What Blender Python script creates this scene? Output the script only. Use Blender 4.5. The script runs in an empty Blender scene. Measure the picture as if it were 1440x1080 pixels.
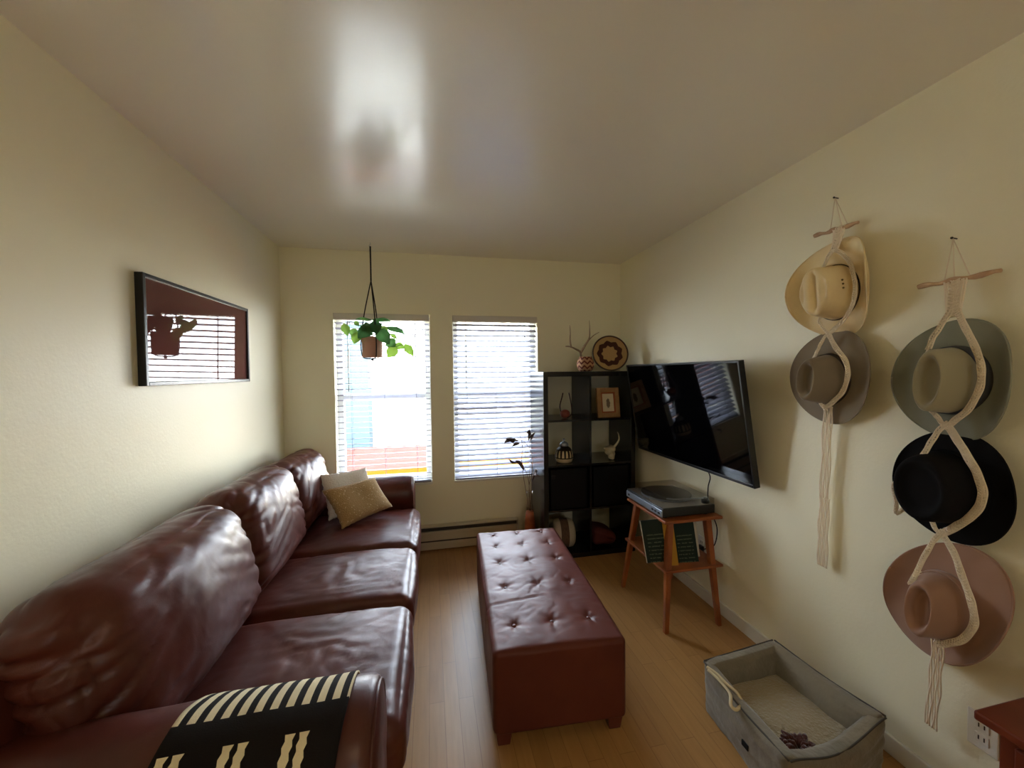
import bpy, bmesh, math, random
from mathutils import Vector, Matrix, noise
C = bpy.context.scene.collection
PI = math.pi
random.seed(7)

# ------------------------------------------------------------------ materials
def s2l(c):
    return tuple((x / 12.92 if x <= 0.04045 else ((x + 0.055) / 1.055) ** 2.4) for x in c)
def rgb(r, g, b):
    return s2l((r / 255, g / 255, b / 255)) + (1,)

class NT:
    def __init__(self, name):
        self.m = bpy.data.materials.new(name); self.m.use_nodes = True
        self.n = self.m.node_tree.nodes; self.l = self.m.node_tree.links
        self.b = self.n['Principled BSDF']
    def new(self, t, **kw):
        n = self.n.new(t)
        for k, v in kw.items():
            if k.startswith('i_'): n.inputs[k[2:].replace('_', ' ')].default_value = v
            else: setattr(n, k, v)
        return n
    def link(self, a, b): self.l.new(a, b)

def mat(name, col, rough=0.5, spec=0.5, metal=0.0, bump=None, vary=None, coat=0.0, coat_rough=0.1, sheen=0.0, trans=0.0, emis=None, estr=0.0):
    t = NT(name); b = t.b
    b.inputs['Base Color'].default_value = col
    b.inputs['Roughness'].default_value = rough
    b.inputs['Specular IOR Level'].default_value = spec
    b.inputs['Metallic'].default_value = metal
    b.inputs['Coat Weight'].default_value = coat
    b.inputs['Coat Roughness'].default_value = coat_rough
    b.inputs['Sheen Weight'].default_value = sheen
    b.inputs['Transmission Weight'].default_value = trans
    if emis:
        b.inputs['Emission Color'].default_value = emis; b.inputs['Emission Strength'].default_value = estr
    tc = t.new('ShaderNodeTexCoord')
    if vary:                                   # vary=(scale, other colour, detail)
        nz = t.new('ShaderNodeTexNoise'); nz.inputs['Scale'].default_value = vary[0]; nz.inputs['Detail'].default_value = 6
        t.link(tc.outputs['Object'], nz.inputs['Vector'])
        r = t.new('ShaderNodeValToRGB'); r.color_ramp.elements[0].position = 0.35; r.color_ramp.elements[1].position = 0.68
        r.color_ramp.elements[0].color = col; r.color_ramp.elements[1].color = vary[1]
        t.link(nz.outputs['Fac'], r.inputs['Fac']); t.link(r.outputs['Color'], b.inputs['Base Color'])
    if bump:                                   # bump=[(scale, strength, distance), ...]
        prev = None
        for sc, st, di in bump:
            nz = t.new('ShaderNodeTexNoise'); nz.inputs['Scale'].default_value = sc; nz.inputs['Detail'].default_value = 4
            t.link(tc.outputs['Object'], nz.inputs['Vector'])
            bp = t.new('ShaderNodeBump'); bp.inputs['Strength'].default_value = st; bp.inputs['Distance'].default_value = di
            t.link(nz.outputs['Fac'], bp.inputs['Height'])
            if prev: t.link(prev.outputs['Normal'], bp.inputs['Normal'])
            prev = bp
        t.link(prev.outputs['Normal'], b.inputs['Normal'])
    return t.m

M = {}
M['wall'] = mat('wall_paint', rgb(240, 235, 208), 0.42, 0.35, bump=[(90, 0.2, 0.003), (14, 0.1, 0.008)])
M['ceiling'] = mat('ceiling_gloss_paint', rgb(236, 229, 210), 0.28, 0.6, bump=[(3.0, 0.08, 0.02)], coat=0.35, coat_rough=0.12)
M['white_trim'] = mat('white_trim', rgb(225, 222, 208), 0.4)
M['vinyl'] = mat('white_vinyl', rgb(235, 236, 235), 0.35)
M['slat'] = mat('blind_slat', rgb(138, 138, 152), 0.5)
M['headrail'] = mat('blind_headrail', rgb(214, 208, 198), 0.45)
M['heater'] = mat('heater_enamel', rgb(196, 186, 162), 0.45)
M['dark_slot'] = mat('dark_slot', rgb(60, 55, 48), 0.6)
M['black_wood'] = mat('black_brown_laminate', rgb(15, 14, 17), 0.22, 0.6)
M['black_matt'] = mat('black_fabric_box', rgb(9, 9, 11), 0.6, 0.2)
M['black_plastic'] = mat('black_plastic', rgb(14, 14, 16), 0.3)
M['screen'] = mat('tv_screen', rgb(4, 4, 6), 0.045, 0.6)
M['silver'] = mat('brushed_aluminium', rgb(170, 178, 190), 0.3, metal=0.8)
M['orange_wood'] = mat('orange_teak_wood', rgb(158, 88, 42), 0.35, vary=(9, rgb(134, 70, 34), 4))
M['red_wood'] = mat('reddish_cherry_wood', rgb(116, 52, 32), 0.35, vary=(7, rgb(96, 40, 26), 4))
M['frame_wood'] = mat('picture_frame_wood', rgb(172, 134, 88), 0.45, vary=(20, rgb(150, 112, 72), 4))
M['terracotta'] = mat('terracotta', rgb(190, 146, 128), 0.8)
M['soil'] = mat('potting_soil', rgb(40, 30, 24), 0.95)
M['black_cord'] = mat('black_cotton_cord', rgb(24, 20, 26), 0.8)
M['cream_cord'] = mat('cream_cotton_cord', rgb(238, 224, 200), 0.9, 0.2, bump=[(500, 0.5, 0.002)])
M['driftwood'] = mat('driftwood_stick', rgb(212, 178, 142), 0.8, vary=(30, rgb(186, 150, 116), 4))
M['brass'] = mat('brass', rgb(140, 110, 60), 0.35, metal=0.9)
M['clay_vase'] = mat('amber_clay', rgb(168, 92, 52), 0.4, vary=(12, rgb(140, 72, 40), 3))
M['dry_leaf'] = mat('dried_leaf', rgb(62, 46, 42), 0.7, vary=(30, rgb(88, 64, 52), 3))
M['dry_stem'] = mat('dried_stem', rgb(120, 92, 66), 0.7)
M['antler'] = mat('antler_bone', rgb(150, 126, 98), 0.6, vary=(25, rgb(120, 98, 74), 3))
M['bone'] = mat('pale_bone', rgb(205, 194, 164), 0.6, vary=(30, rgb(176, 164, 130), 3))
M['red_gourd'] = mat('red_gourd', rgb(140, 66, 50), 0.35)
M['dark_leather'] = mat('dark_leather_thong', rgb(60, 34, 28), 0.6)
M['tan_pillow'] = None
M['white_fur'] = mat('white_woven_pillow', rgb(240, 236, 228), 0.95, 0.2, bump=[(120, 0.6, 0.01)], sheen=0.3)
M['outlet'] = mat('outlet_plastic', rgb(232, 228, 216), 0.35)
M['straw'] = mat('straw_weave', rgb(240, 220, 174), 0.55, bump=[(260, 0.4, 0.002)], vary=(10, rgb(230, 206, 156), 3))
M['felt_grey'] = mat('grey_brown_felt', rgb(136, 124, 106), 0.9, 0.2, sheen=0.3)
M['felt_sage'] = mat('sage_green_felt', rgb(140, 142, 126), 0.9, 0.2, sheen=0.3)
M['felt_sage_crown'] = mat('pale_sage_felt', rgb(160, 154, 130), 0.9, 0.2, sheen=0.3)
M['felt_black'] = mat('black_felt', rgb(18, 18, 20), 0.9, 0.15)
M['felt_rose'] = mat('dusty_rose_felt', rgb(160, 124, 104), 0.9, 0.2, sheen=0.3)
M['band_dark'] = mat('dark_hat_band', rgb(62, 52, 46), 0.7)
M['band_blue'] = mat('slate_hat_band', rgb(70, 74, 82), 0.7)
M['eyelet'] = mat('eyelet_metal', rgb(110, 90, 50), 0.4, metal=0.6)
M['bed_grey'] = mat('grey_velvet', rgb(130, 121, 102), 0.85, 0.25, sheen=0.3, bump=[(22, 0.35, 0.02)], vary=(8, rgb(116, 108, 92), 3))
M['bed_fleece'] = mat('beige_fleece', rgb(160, 146, 116), 0.95, 0.1, bump=[(90, 0.8, 0.012)], sheen=0.4)
M['bed_piping'] = mat('dark_piping', rgb(70, 66, 60), 0.8)
M['beige_strap'] = mat('cream_strap', rgb(206, 188, 150), 0.8)
M['toy'] = mat('brown_plush', rgb(74, 40, 34), 0.95, 0.1, sheen=0.3)
M['sleeve_green'] = None
M['paper'] = mat('paper_white', rgb(214, 206, 190), 0.7)
M['sleeve_yellow'] = mat('mustard_sleeve', rgb(190, 142, 40), 0.55)
M['vinyl_black'] = mat('record_vinyl', rgb(12, 12, 12), 0.25)
M['gold'] = mat('warm_metal', rgb(190, 150, 90), 0.3, metal=0.9)
M['dark_red'] = mat('dark_red_fabric', rgb(88, 34, 30), 0.8)
M['tuft'] = mat('leather_button', rgb(96, 42, 34), 0.35)

def leather(name, c1, c2, rough=0.3, spec=0.4):
    t = NT(name); b = t.b
    tc = t.new('ShaderNodeTexCoord')
    nz = t.new('ShaderNodeTexNoise'); nz.inputs['Scale'].default_value = 4; nz.inputs['Detail'].default_value = 8
    t.link(tc.outputs['Object'], nz.inputs['Vector'])
    r = t.new('ShaderNodeValToRGB'); r.color_ramp.elements[0].position = 0.3; r.color_ramp.elements[1].position = 0.72
    r.color_ramp.elements[0].color = c1; r.color_ramp.elements[1].color = c2
    t.link(nz.outputs['Fac'], r.inputs['Fac']); t.link(r.outputs['Color'], b.inputs['Base Color'])
    rr = t.new('ShaderNodeMapRange'); rr.inputs['To Min'].default_value = rough - 0.07; rr.inputs['To Max'].default_value = rough + 0.12
    n2 = t.new('ShaderNodeTexNoise'); n2.inputs['Scale'].default_value = 12; n2.inputs['Detail'].default_value = 5
    t.link(tc.outputs['Object'], n2.inputs['Vector']); t.link(n2.outputs['Fac'], rr.inputs['Value']); t.link(rr.outputs['Result'], b.inputs['Roughness'])
    b.inputs['Specular IOR Level'].default_value = spec
    # soft folds, then fine grain
    n3 = t.new('ShaderNodeTexNoise'); n3.inputs['Scale'].default_value = 7; n3.inputs['Detail'].default_value = 2.5; n3.inputs['Distortion'].default_value = 0.4
    t.link(tc.outputs['Object'], n3.inputs['Vector'])
    b1 = t.new('ShaderNodeBump'); b1.inputs['Strength'].default_value = 0.22; b1.inputs['Distance'].default_value = 0.02
    t.link(n3.outputs['Fac'], b1.inputs['Height'])
    vo = t.new('ShaderNodeTexVoronoi'); vo.inputs['Scale'].default_value = 220; vo.feature = 'DISTANCE_TO_EDGE'
    t.link(tc.outputs['Object'], vo.inputs['Vector'])
    b2 = t.new('ShaderNodeBump'); b2.inputs['Strength'].default_value = 0.12; b2.inputs['Distance'].default_value = 0.002
    t.link(vo.outputs['Distance'], b2.inputs['Height']); t.link(b1.outputs['Normal'], b2.inputs['Normal'])
    t.link(b2.outputs['Normal'], b.inputs['Normal'])
    return t.m
M['sofa'] = leather('maroon_sofa_leather', rgb(74, 34, 27), rgb(94, 45, 35), 0.34)
M['ottoman'] = leather('ottoman_leather', rgb(88, 43, 34), rgb(102, 52, 40), 0.42, 0.17)

def floor_mat():
    t = NT('oak_laminate'); b = t.b
    tc = t.new('ShaderNodeTexCoord'); mp = t.new('ShaderNodeMapping'); mp.inputs['Rotation'].default_value = (0, 0, PI / 2)
    t.link(tc.outputs['Object'], mp.inputs['Vector'])
    br = t.new('ShaderNodeTexBrick'); br.offset = 0.37; br.offset_frequency = 2
    br.inputs['Scale'].default_value = 1; br.inputs['Brick Width'].default_value = 0.62; br.inputs['Row Height'].default_value = 0.065
    br.inputs['Mortar Size'].default_value = 0.0012; br.inputs['Bias'].default_value = 0.0
    br.inputs['Color1'].default_value = rgb(182, 138, 84); br.inputs['Color2'].default_value = rgb(172, 128, 76); br.inputs['Mortar'].default_value = rgb(150, 108, 62)
    t.link(mp.outputs['Vector'], br.inputs['Vector'])
    st = t.new('ShaderNodeMapping'); st.inputs['Scale'].default_value = (14, 1.2, 1); t.link(tc.outputs['Object'], st.inputs['Vector'])
    nz = t.new('ShaderNodeTexNoise'); nz.inputs['Scale'].default_value = 5; nz.inputs['Detail'].default_value = 8
    t.link(st.outputs['Vector'], nz.inputs['Vector'])
    mx = t.new('ShaderNodeMix'); mx.data_type = 'RGBA'; mx.blend_type = 'MULTIPLY'; mx.inputs['Factor'].default_value = 0.3
    rp = t.new('ShaderNodeValToRGB'); rp.color_ramp.elements[0].color = (0.62, 0.55, 0.45, 1); rp.color_ramp.elements[1].color = (1, 1, 1, 1)
    rp.color_ramp.elements[0].position = 0.3; rp.color_ramp.elements[1].position = 0.65
    t.link(nz.outputs['Fac'], rp.inputs['Fac'])
    t.link(br.outputs['Color'], mx.inputs['A']); t.link(rp.outputs['Color'], mx.inputs['B']); t.link(mx.outputs['Result'], b.inputs['Base Color'])
    b.inputs['Roughness'].default_value = 0.38
    bp = t.new('ShaderNodeBump'); bp.inputs['Strength'].default_value = 0.2; bp.inputs['Distance'].default_value = 0.001
    t.link(br.outputs['Fac'], bp.inputs['Height']); bp.invert = True; t.link(bp.outputs['Normal'], b.inputs['Normal'])
    return t.m
M['floor'] = floor_mat()

def pane_mat(name, tint=(0.97, 0.98, 0.97, 1), refl=0.08):
    m = bpy.data.materials.new(name); m.use_nodes = True; n = m.node_tree.nodes; l = m.node_tree.links
    n.clear(); o = n.new('ShaderNodeOutputMaterial'); tr = n.new('ShaderNodeBsdfTransparent'); gl = n.new('ShaderNodeBsdfGlossy')
    tr.inputs['Color'].default_value = tint; gl.inputs['Roughness'].default_value = 0.02
    fr = n.new('ShaderNodeFresnel'); fr.inputs['IOR'].default_value = 1.45
    ge = n.new('ShaderNodeNewGeometry'); fm = n.new('ShaderNodeMath'); fm.operation = 'SUBTRACT'; fm.inputs[0].default_value = 1.0; l.new(ge.outputs['Backfacing'], fm.inputs[1])
    f2 = n.new('ShaderNodeMath'); f2.operation = 'MULTIPLY'; l.new(fm.outputs[0], f2.inputs[0]); l.new(fr.outputs[0], f2.inputs[1])
    mx = n.new('ShaderNodeMixShader'); l.new(f2.outputs[0], mx.inputs[0]); l.new(tr.outputs[0], mx.inputs[1]); l.new(gl.outputs[0], mx.inputs[2]); l.new(mx.outputs[0], o.inputs[0])
    return m
M['pane'] = pane_mat('window_glass')
M['acrylic'] = pane_mat('smoky_acrylic', (0.92, 0.91, 0.9, 1))
M['vase_glass'] = pane_mat('clear_vase_glass', (0.9, 0.88, 0.85, 1))

def leaf_mat():
    t = NT('pothos_leaf'); b = t.b
    oi = t.new('ShaderNodeAttribute'); oi.attribute_name = 'tone'
    r = t.new('ShaderNodeValToRGB'); r.color_ramp.elements[0].color = rgb(56, 104, 62); r.color_ramp.elements[1].color = rgb(140, 178, 70)
    t.link(oi.outputs['Fac'], r.inputs['Fac']); t.link(r.outputs['Color'], b.inputs['Base Color'])
    b.inputs['Roughness'].default_value = 0.35
    tr = t.new('ShaderNodeBsdfTranslucent'); t.link(r.outputs['Color'], tr.inputs['Color'])
    mx = t.new('ShaderNodeMixShader'); mx.inputs[0].default_value = 0.5
    out = t.n['Material Output']; t.link(b.outputs[0], mx.inputs[1]); t.link(tr.outputs[0], mx.inputs[2]); t.link(mx.outputs[0], out.inputs[0])
    return t.m
M['leaf'] = leaf_mat()

def uv_mat(name, build, rough=0.9, spec=0.2, bumpn=None, sheen=0.0):
    """build(t, sep) returns a colour socket from the UV map."""
    t = NT(name); uv = t.new('ShaderNodeUVMap'); sp = t.new('ShaderNodeSeparateXYZ'); t.link(uv.outputs[0], sp.inputs[0])
    t.link(build(t, sp, uv), t.b.inputs['Base Color'])
    t.b.inputs['Roughness'].default_value = rough; t.b.inputs['Specular IOR Level'].default_value = spec; t.b.inputs['Sheen Weight'].default_value = sheen
    if bumpn:
        tc = t.new('ShaderNodeTexCoord'); nz = t.new('ShaderNodeTexNoise'); nz.inputs['Scale'].default_value = bumpn[0]; t.link(tc.outputs['Object'], nz.inputs['Vector'])
        bp = t.new('ShaderNodeBump'); bp.inputs['Strength'].default_value = bumpn[1]; bp.inputs['Distance'].default_value = bumpn[2]
        t.link(nz.outputs['Fac'], bp.inputs['Height']); t.link(bp.outputs['Normal'], t.b.inputs['Normal'])
    return t.m
def mth(t, op, a, b=None, c=None):
    n = t.new('ShaderNodeMath', operation=op)
    for i, v in enumerate((a, b, c)):
        if v is None: continue
        if isinstance(v, (int, float)): n.inputs[i].default_value = v
        else: t.link(v, n.inputs[i])
    return n.outputs[0]
def mixc(t, f, a, b):
    n = t.new('ShaderNodeMix'); n.data_type = 'RGBA'
    if isinstance(f, (int, float)): n.inputs['Factor'].default_value = f
    else: t.link(f, n.inputs['Factor'])
    for k, v in (('A', a), ('B', b)):
        if isinstance(v, tuple): n.inputs[k].default_value = v
        else: t.link(v, n.inputs[k])
    return n.outputs['Result']

def throw_pattern(t, sp, uv):
    # u across the arm (0..1), v along the drape (0 = edge on the seat side); white stripes, then pairs of ragged bars
    u, v = sp.outputs[0], sp.outputs[1]
    fr = mth(t, 'FRACT', mth(t, 'ADD', mth(t, 'MULTIPLY', u, 11.0), 0.15))
    st = mth(t, 'LESS_THAN', fr, 0.52)
    inb = mth(t, 'MULTIPLY', mth(t, 'GREATER_THAN', v, 0.05), mth(t, 'LESS_THAN', v, 0.41))
    s1 = mth(t, 'MULTIPLY', st, inb)
    nz = t.new('ShaderNodeTexNoise'); nz.inputs['Scale'].default_value = 90; t.link(uv.outputs[0], nz.inputs['Vector'])
    rag = mth(t, 'MULTIPLY', mth(t, 'PINGPONG', mth(t, 'MULTIPLY', v, 60.0), 1.0), 0.028)
    per = mth(t, 'FRACT', mth(t, 'ADD', mth(t, 'MULTIPLY', u, 3.05), 0.0))
    d1 = mth(t, 'ABSOLUTE', mth(t, 'SUBTRACT', per, 0.16)); d2 = mth(t, 'ABSOLUTE', mth(t, 'SUBTRACT', per, 0.40))
    w = mth(t, 'SUBTRACT', 0.088, rag)
    p = mth(t, 'MAXIMUM', mth(t, 'LESS_THAN', d1, w), mth(t, 'LESS_THAN', d2, w))
    inb2 = mth(t, 'MULTIPLY', mth(t, 'GREATER_THAN', v, 0.50), mth(t, 'LESS_THAN', v, 0.80))
    s2 = mth(t, 'MULTIPLY', p, inb2)
    inb3 = mth(t, 'MULTIPLY', mth(t, 'GREATER_THAN', v, 0.87), mth(t, 'LESS_THAN', v, 0.98))
    s3 = mth(t, 'MULTIPLY', st, inb3)
    f = mth(t, 'MAXIMUM', mth(t, 'MAXIMUM', s1, s2), s3)
    return mixc(t, f, rgb(24, 20, 20), rgb(226, 214, 180))
M['throw'] = uv_mat('black_and_cream_knit', throw_pattern, bumpn=(420, 0.5, 0.003))

def tan_pattern(t, sp, uv):
    vo = t.new('ShaderNodeTexVoronoi'); vo.inputs['Scale'].default_value = 17; t.link(uv.outputs[0], vo.inputs['Vector'])
    dot = mth(t, 'LESS_THAN', vo.outputs['Distance'], 0.21)
    return mixc(t, mth(t, 'MULTIPLY', dot, 0.75), rgb(178, 148, 100), rgb(224, 204, 164))
M['tan_pillow'] = uv_mat('tan_dotted_pillow', tan_pattern, bumpn=(150, 0.7, 0.006), sheen=0.3)

def sleeve_pattern(t, sp, uv):
    u, v = sp.outputs[0], sp.outputs[1]
    ln = mth(t, 'LESS_THAN', mth(t, 'FRACT', mth(t, 'MULTIPLY', v, 11.0)), 0.3)
    nz = t.new('ShaderNodeTexNoise'); nz.inputs['Scale'].default_value = 14; t.link(uv.outputs[0], nz.inputs['Vector'])
    a = mth(t, 'MULTIPLY', ln, mth(t, 'GREATER_THAN', u, 0.12)); a = mth(t, 'MULTIPLY', a, mth(t, 'LESS_THAN', u, 0.85))
    a = mth(t, 'MULTIPLY', a, mth(t, 'LESS_THAN', v, 0.72)); a = mth(t, 'MULTIPLY', a, mth(t, 'GREATER_THAN', nz.outputs['Fac'], 0.44))
    return mixc(t, mth(t, 'MULTIPLY', a, 0.3), rgb(34, 48, 42), rgb(150, 160, 130))
M['sleeve_green'] = uv_mat('dark_green_sleeve', sleeve_pattern, rough=0.5)

def tray_pattern(t, sp, uv):
    # round coiled basket: star in the middle, dark scalloped ring (uv centred on 0.5)
    x = mth(t, 'SUBTRACT', sp.outputs[0], 0.5); y = mth(t, 'SUBTRACT', sp.outputs[1], 0.5)
    r = mth(t, 'SQRT', mth(t, 'ADD', mth(t, 'MULTIPLY', x, x), mth(t, 'MULTIPLY', y, y)))
    a = mth(t, 'ARCTAN2', y, x)
    s = mth(t, 'MULTIPLY', mth(t, 'PINGPONG', mth(t, 'MULTIPLY', a, 9 / PI), 1.0), 0.05)
    inn = mth(t, 'GREATER_THAN', r, mth(t, 'ADD', 0.19, s)); out = mth(t, 'LESS_THAN', r, mth(t, 'ADD', 0.33, s))
    ring = mth(t, 'MULTIPLY', inn, out)
    rim = mth(t, 'GREATER_THAN', r, 0.475)
    coil = mth(t, 'MULTIPLY', mth(t, 'PINGPONG', mth(t, 'MULTIPLY', r, 60.0), 1.0), 0.25)
    base = mixc(t, coil, rgb(178, 146, 98), rgb(140, 108, 68))
    return mixc(t, mth(t, 'MAXIMUM', ring, rim), base, rgb(72, 40, 32))
M['tray'] = uv_mat('coiled_basket_weave', tray_pattern, rough=0.8, bumpn=(200, 0.4, 0.002))

def zigzag_pattern(t, sp, uv):
    u, v = sp.outputs[0], sp.outputs[1]
    z = mth(t, 'MULTIPLY', mth(t, 'PINGPONG', mth(t, 'MULTIPLY', u, 18.0), 1.0), 0.22)
    f = mth(t, 'FRACT', mth(t, 'MULTIPLY', mth(t, 'ADD', v, z), 2.6))
    c = mth(t, 'LESS_THAN', f, 0.42)
    return mixc(t, c, rgb(178, 134, 100), rgb(98, 44, 36))
M['zigzag'] = uv_mat('zigzag_basket_weave', zigzag_pattern, rough=0.8)

def gourd_pattern(t, sp, uv):
    u, v = sp.outputs[0], sp.outputs[1]
    c = mth(t, 'LESS_THAN', mth(t, 'PINGPONG', mth(t, 'MULTIPLY', u, 28.0), 1.0), mth(t, 'ADD', 0.22, mth(t, 'MULTIPLY', v, 0.55)))
    band = mth(t, 'MULTIPLY', mth(t, 'GREATER_THAN', v, 0.25), mth(t, 'LESS_THAN', v, 0.32))
    low = mth(t, 'LESS_THAN', v, 0.25); hi = mth(t, 'GREATER_THAN', v, 0.74)
    k = mth(t, 'MULTIPLY', mth(t, 'SUBTRACT', 1.0, c), mth(t, 'SUBTRACT', 1.0, low))
    f = mth(t, 'MAXIMUM', mth(t, 'SUBTRACT', 1.0, mth(t, 'ADD', k, low)), mth(t, 'MAXIMUM', band, hi))
    return mixc(t, f, rgb(216, 196, 154), rgb(34, 26, 24))
M['gourd'] = uv_mat('striped_pot_glaze', gourd_pattern, rough=0.4)

def drum_pattern(t, sp, uv):
    v = sp.outputs[1]
    b = mth(t, 'MULTIPLY', mth(t, 'GREATER_THAN', v, 0.30), mth(t, 'LESS_THAN', v, 0.68))
    nz = t.new('ShaderNodeTexNoise'); nz.inputs['Scale'].default_value = 26; t.link(uv.outputs[0], nz.inputs['Vector'])
    dk = mixc(t, nz.outputs['Fac'], rgb(60, 46, 40), rgb(120, 96, 80))
    return mixc(t, b, rgb(198, 188, 166), dk)
M['drum'] = uv_mat('banded_textile_roll', drum_pattern, rough=0.85)

def sketch_pattern(t, sp, uv):
    u, v = sp.outputs[0], sp.outputs[1]
    x = mth(t, 'SUBTRACT', u, 0.52); y = mth(t, 'SUBTRACT', v, 0.45)
    d = mth(t, 'ADD', mth(t, 'MULTIPLY', mth(t, 'MULTIPLY', x, x), 3.0), mth(t, 'MULTIPLY', y, y))
    nz = t.new('ShaderNodeTexNoise'); nz.inputs['Scale'].default_value = 11; nz.inputs['Detail'].default_value = 3; t.link(uv.outputs[0], nz.inputs['Vector'])
    f = mth(t, 'MULTIPLY', mth(t, 'LESS_THAN', mth(t, 'ADD', d, mth(t, 'MULTIPLY', nz.outputs['Fac'], 0.16)), 0.155), 0.8)
    return mixc(t, f, rgb(220, 208, 180), rgb(84, 62, 50))
M['sketch'] = uv_mat('small_ink_drawing', sketch_pattern, rough=0.6)

# ------------------------------------------------------------------ object helpers
W = {}
def empty(name, loc, label, cat, group=None, rz=0.0):
    o = bpy.data.objects.new(name, None); C.objects.link(o)
    o.location = loc; o.rotation_euler = (0, 0, rz); o.empty_display_size = 0.05
    W[o] = Matrix.Translation(Vector(loc)) @ Matrix.Rotation(rz, 4, 'Z')
    o['label'] = label; o['category'] = cat
    if group: o['group'] = group
    return o
def tag(o, label, cat, group=None, kind=None):
    o['label'] = label; o['category'] = cat
    if group: o['group'] = group
    if kind: o['kind'] = kind
    return o
def put(name, bm, m, parent=None, smooth=True, base=None, flat_angle=None, label=None):
    """links bm (world coordinates) as one mesh; its origin goes to base or it hangs under parent"""
    me = bpy.data.meshes.new(name)
    if parent is not None:
        bm.transform(W[parent].inverted())
    else:
        if base is None:
            vs = [v.co for v in bm.verts]
            base = (sum(v.x for v in vs) / len(vs), sum(v.y for v in vs) / len(vs), min(v.z for v in vs))
        bm.transform(Matrix.Translation(-Vector(base)))
    bm.normal_update()
    bm.to_mesh(me); bm.free()
    if m is not None: me.materials.append(m)
    if smooth:
        for p in me.polygons: p.use_smooth = True
        if flat_angle:
            try: me.set_sharp_from_angle(angle=flat_angle)
            except Exception: pass
    o = bpy.data.objects.new(name, me); C.objects.link(o)
    if parent is not None:
        o.parent = parent; W[o] = W[parent].copy()
    else:
        o.location = base; W[o] = Matrix.Translation(Vector(base))
    if label: o['label'] = label
    return o
def struct(name, bm, m, **k):
    o = put(name, bm, m, smooth=k.pop('smooth', False), **k)
    o['kind'] = 'structure'; return o

def box(bm, x0, x1, y0, y1, z0, z1, bev=0.0, seg=2, rot=None, piv=None):
    r = bmesh.ops.create_cube(bm, size=1.0)
    vs = r['verts']
    bmesh.ops.scale(bm, vec=(abs(x1 - x0), abs(y1 - y0), abs(z1 - z0)), verts=vs)
    bmesh.ops.translate(bm, vec=((x0 + x1) / 2, (y0 + y1) / 2, (z0 + z1) / 2), verts=vs)
    if bev:
        es = list({e for v in vs for e in v.link_edges})
        g = bmesh.ops.bevel(bm, geom=es, offset=bev, segments=seg, profile=0.5, affect='EDGES')
        vs = list({v for v in g['verts']} | {v for v in vs if v.is_valid})
    if rot is not None:
        p = Vector(piv) if piv else Vector(((x0 + x1) / 2, (y0 + y1) / 2, (z0 + z1) / 2))
        bmesh.ops.transform(bm, matrix=Matrix.Translation(p) @ rot @ Matrix.Translation(-p), verts=[v for v in vs if v.is_valid])
    return vs
def B(*a, **k):
    bm = bmesh.new(); box(bm, *a, **k); return bm
def boxes(lst, bev=0.0):
    bm = bmesh.new()
    for a in lst: box(bm, *a, bev=bev)
    return bm
def smoothpath(pts, sub=6):
    pts = [Vector(p) for p in pts]
    if len(pts) < 3: return pts
    out = []
    for i in range(len(pts) - 1):
        p0 = pts[max(i - 1, 0)]; p1 = pts[i]; p2 = pts[i + 1]; p3 = pts[min(i + 2, len(pts) - 1)]
        for j in range(sub):
            t = j / sub
            out.append(0.5 * ((2 * p1) + (-p0 + p2) * t + (2 * p0 - 5 * p1 + 4 * p2 - p3) * t * t + (-p0 + 3 * p1 - 3 * p2 + p3) * t ** 3))
    out.append(pts[-1]); return out
def tube(bm, pts, r, n=8, cap=True):
    """r: number or list; swept tube"""
    pts = [Vector(p) for p in pts]; N = len(pts)
    rr = r if isinstance(r, (list, tuple)) else [r] * N
    rings = []; up = None
    for i, p in enumerate(pts):
        d = (pts[min(i + 1, N - 1)] - pts[max(i - 1, 0)])
        if d.length < 1e-9: d = Vector((0, 0, 1))
        d.normalize()
        if up is None:
            up = Vector((0, 0, 1)) if abs(d.z) < 0.9 else Vector((1, 0, 0))
        a = d.cross(up)
        if a.length < 1e-5: a = d.cross(Vector((0, 1, 0)))
        a.normalize(); b = a.cross(d).normalized(); up = b
        rings.append([bm.verts.new(p + (a * math.cos(2 * PI * k / n) + b * math.sin(2 * PI * k / n)) * rr[i]) for k in range(n)])
    for i in range(N - 1):
        for k in range(n):
            bm.faces.new((rings[i][k], rings[i][(k + 1) % n], rings[i + 1][(k + 1) % n], rings[i + 1][k]))
    if cap:
        bm.faces.new(rings[0][::-1]); bm.faces.new(rings[-1])
    return bm
def T(pts, r, n=8):
    return tube(bmesh.new(), pts, r, n)
def lathe(bm, prof, c, n=32, axis='Z', cap=True):
    """prof [(r, h)...] around axis through c; writes UV u around, v along"""
    uvl = bm.loops.layers.uv.verify()
    rings = []
    c = Vector(c)
    for r, h in prof:
        ring = []
        for k in range(n):
            a = 2 * PI * k / n; x, y = r * math.cos(a), r * math.sin(a)
            if axis == 'Z': p = Vector((x, y, h))
            elif axis == 'X': p = Vector((h, x, y))
            else: p = Vector((x, h, y))
            ring.append(bm.verts.new(c + p))
        rings.append(ring)
    H0, H1 = prof[0][1], prof[-1][1]
    for i in range(len(rings) - 1):
        for k in range(n):
            q = (rings[i][k], rings[i][(k + 1) % n], rings[i + 1][(k + 1) % n], rings[i + 1][k])
            f = bm.faces.new(q)
            us = (k / n, (k + 1) / n, (k + 1) / n, k / n)
            vs = (prof[i][1], prof[i][1], prof[i + 1][1], prof[i + 1][1])
            for lp, uu, vv in zip(f.loops, us, vs):
                lp[uvl].uv = (uu, (vv - H0) / (H1 - H0) if H1 != H0 else 0)
    if cap:
        if prof[0][0] > 1e-4: bm.faces.new(rings[0][::-1])
        if prof[-1][0] > 1e-4: bm.faces.new(rings[-1])
    bmesh.ops.remove_doubles(bm, verts=bm.verts, dist=1e-6)
    return bm
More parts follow.
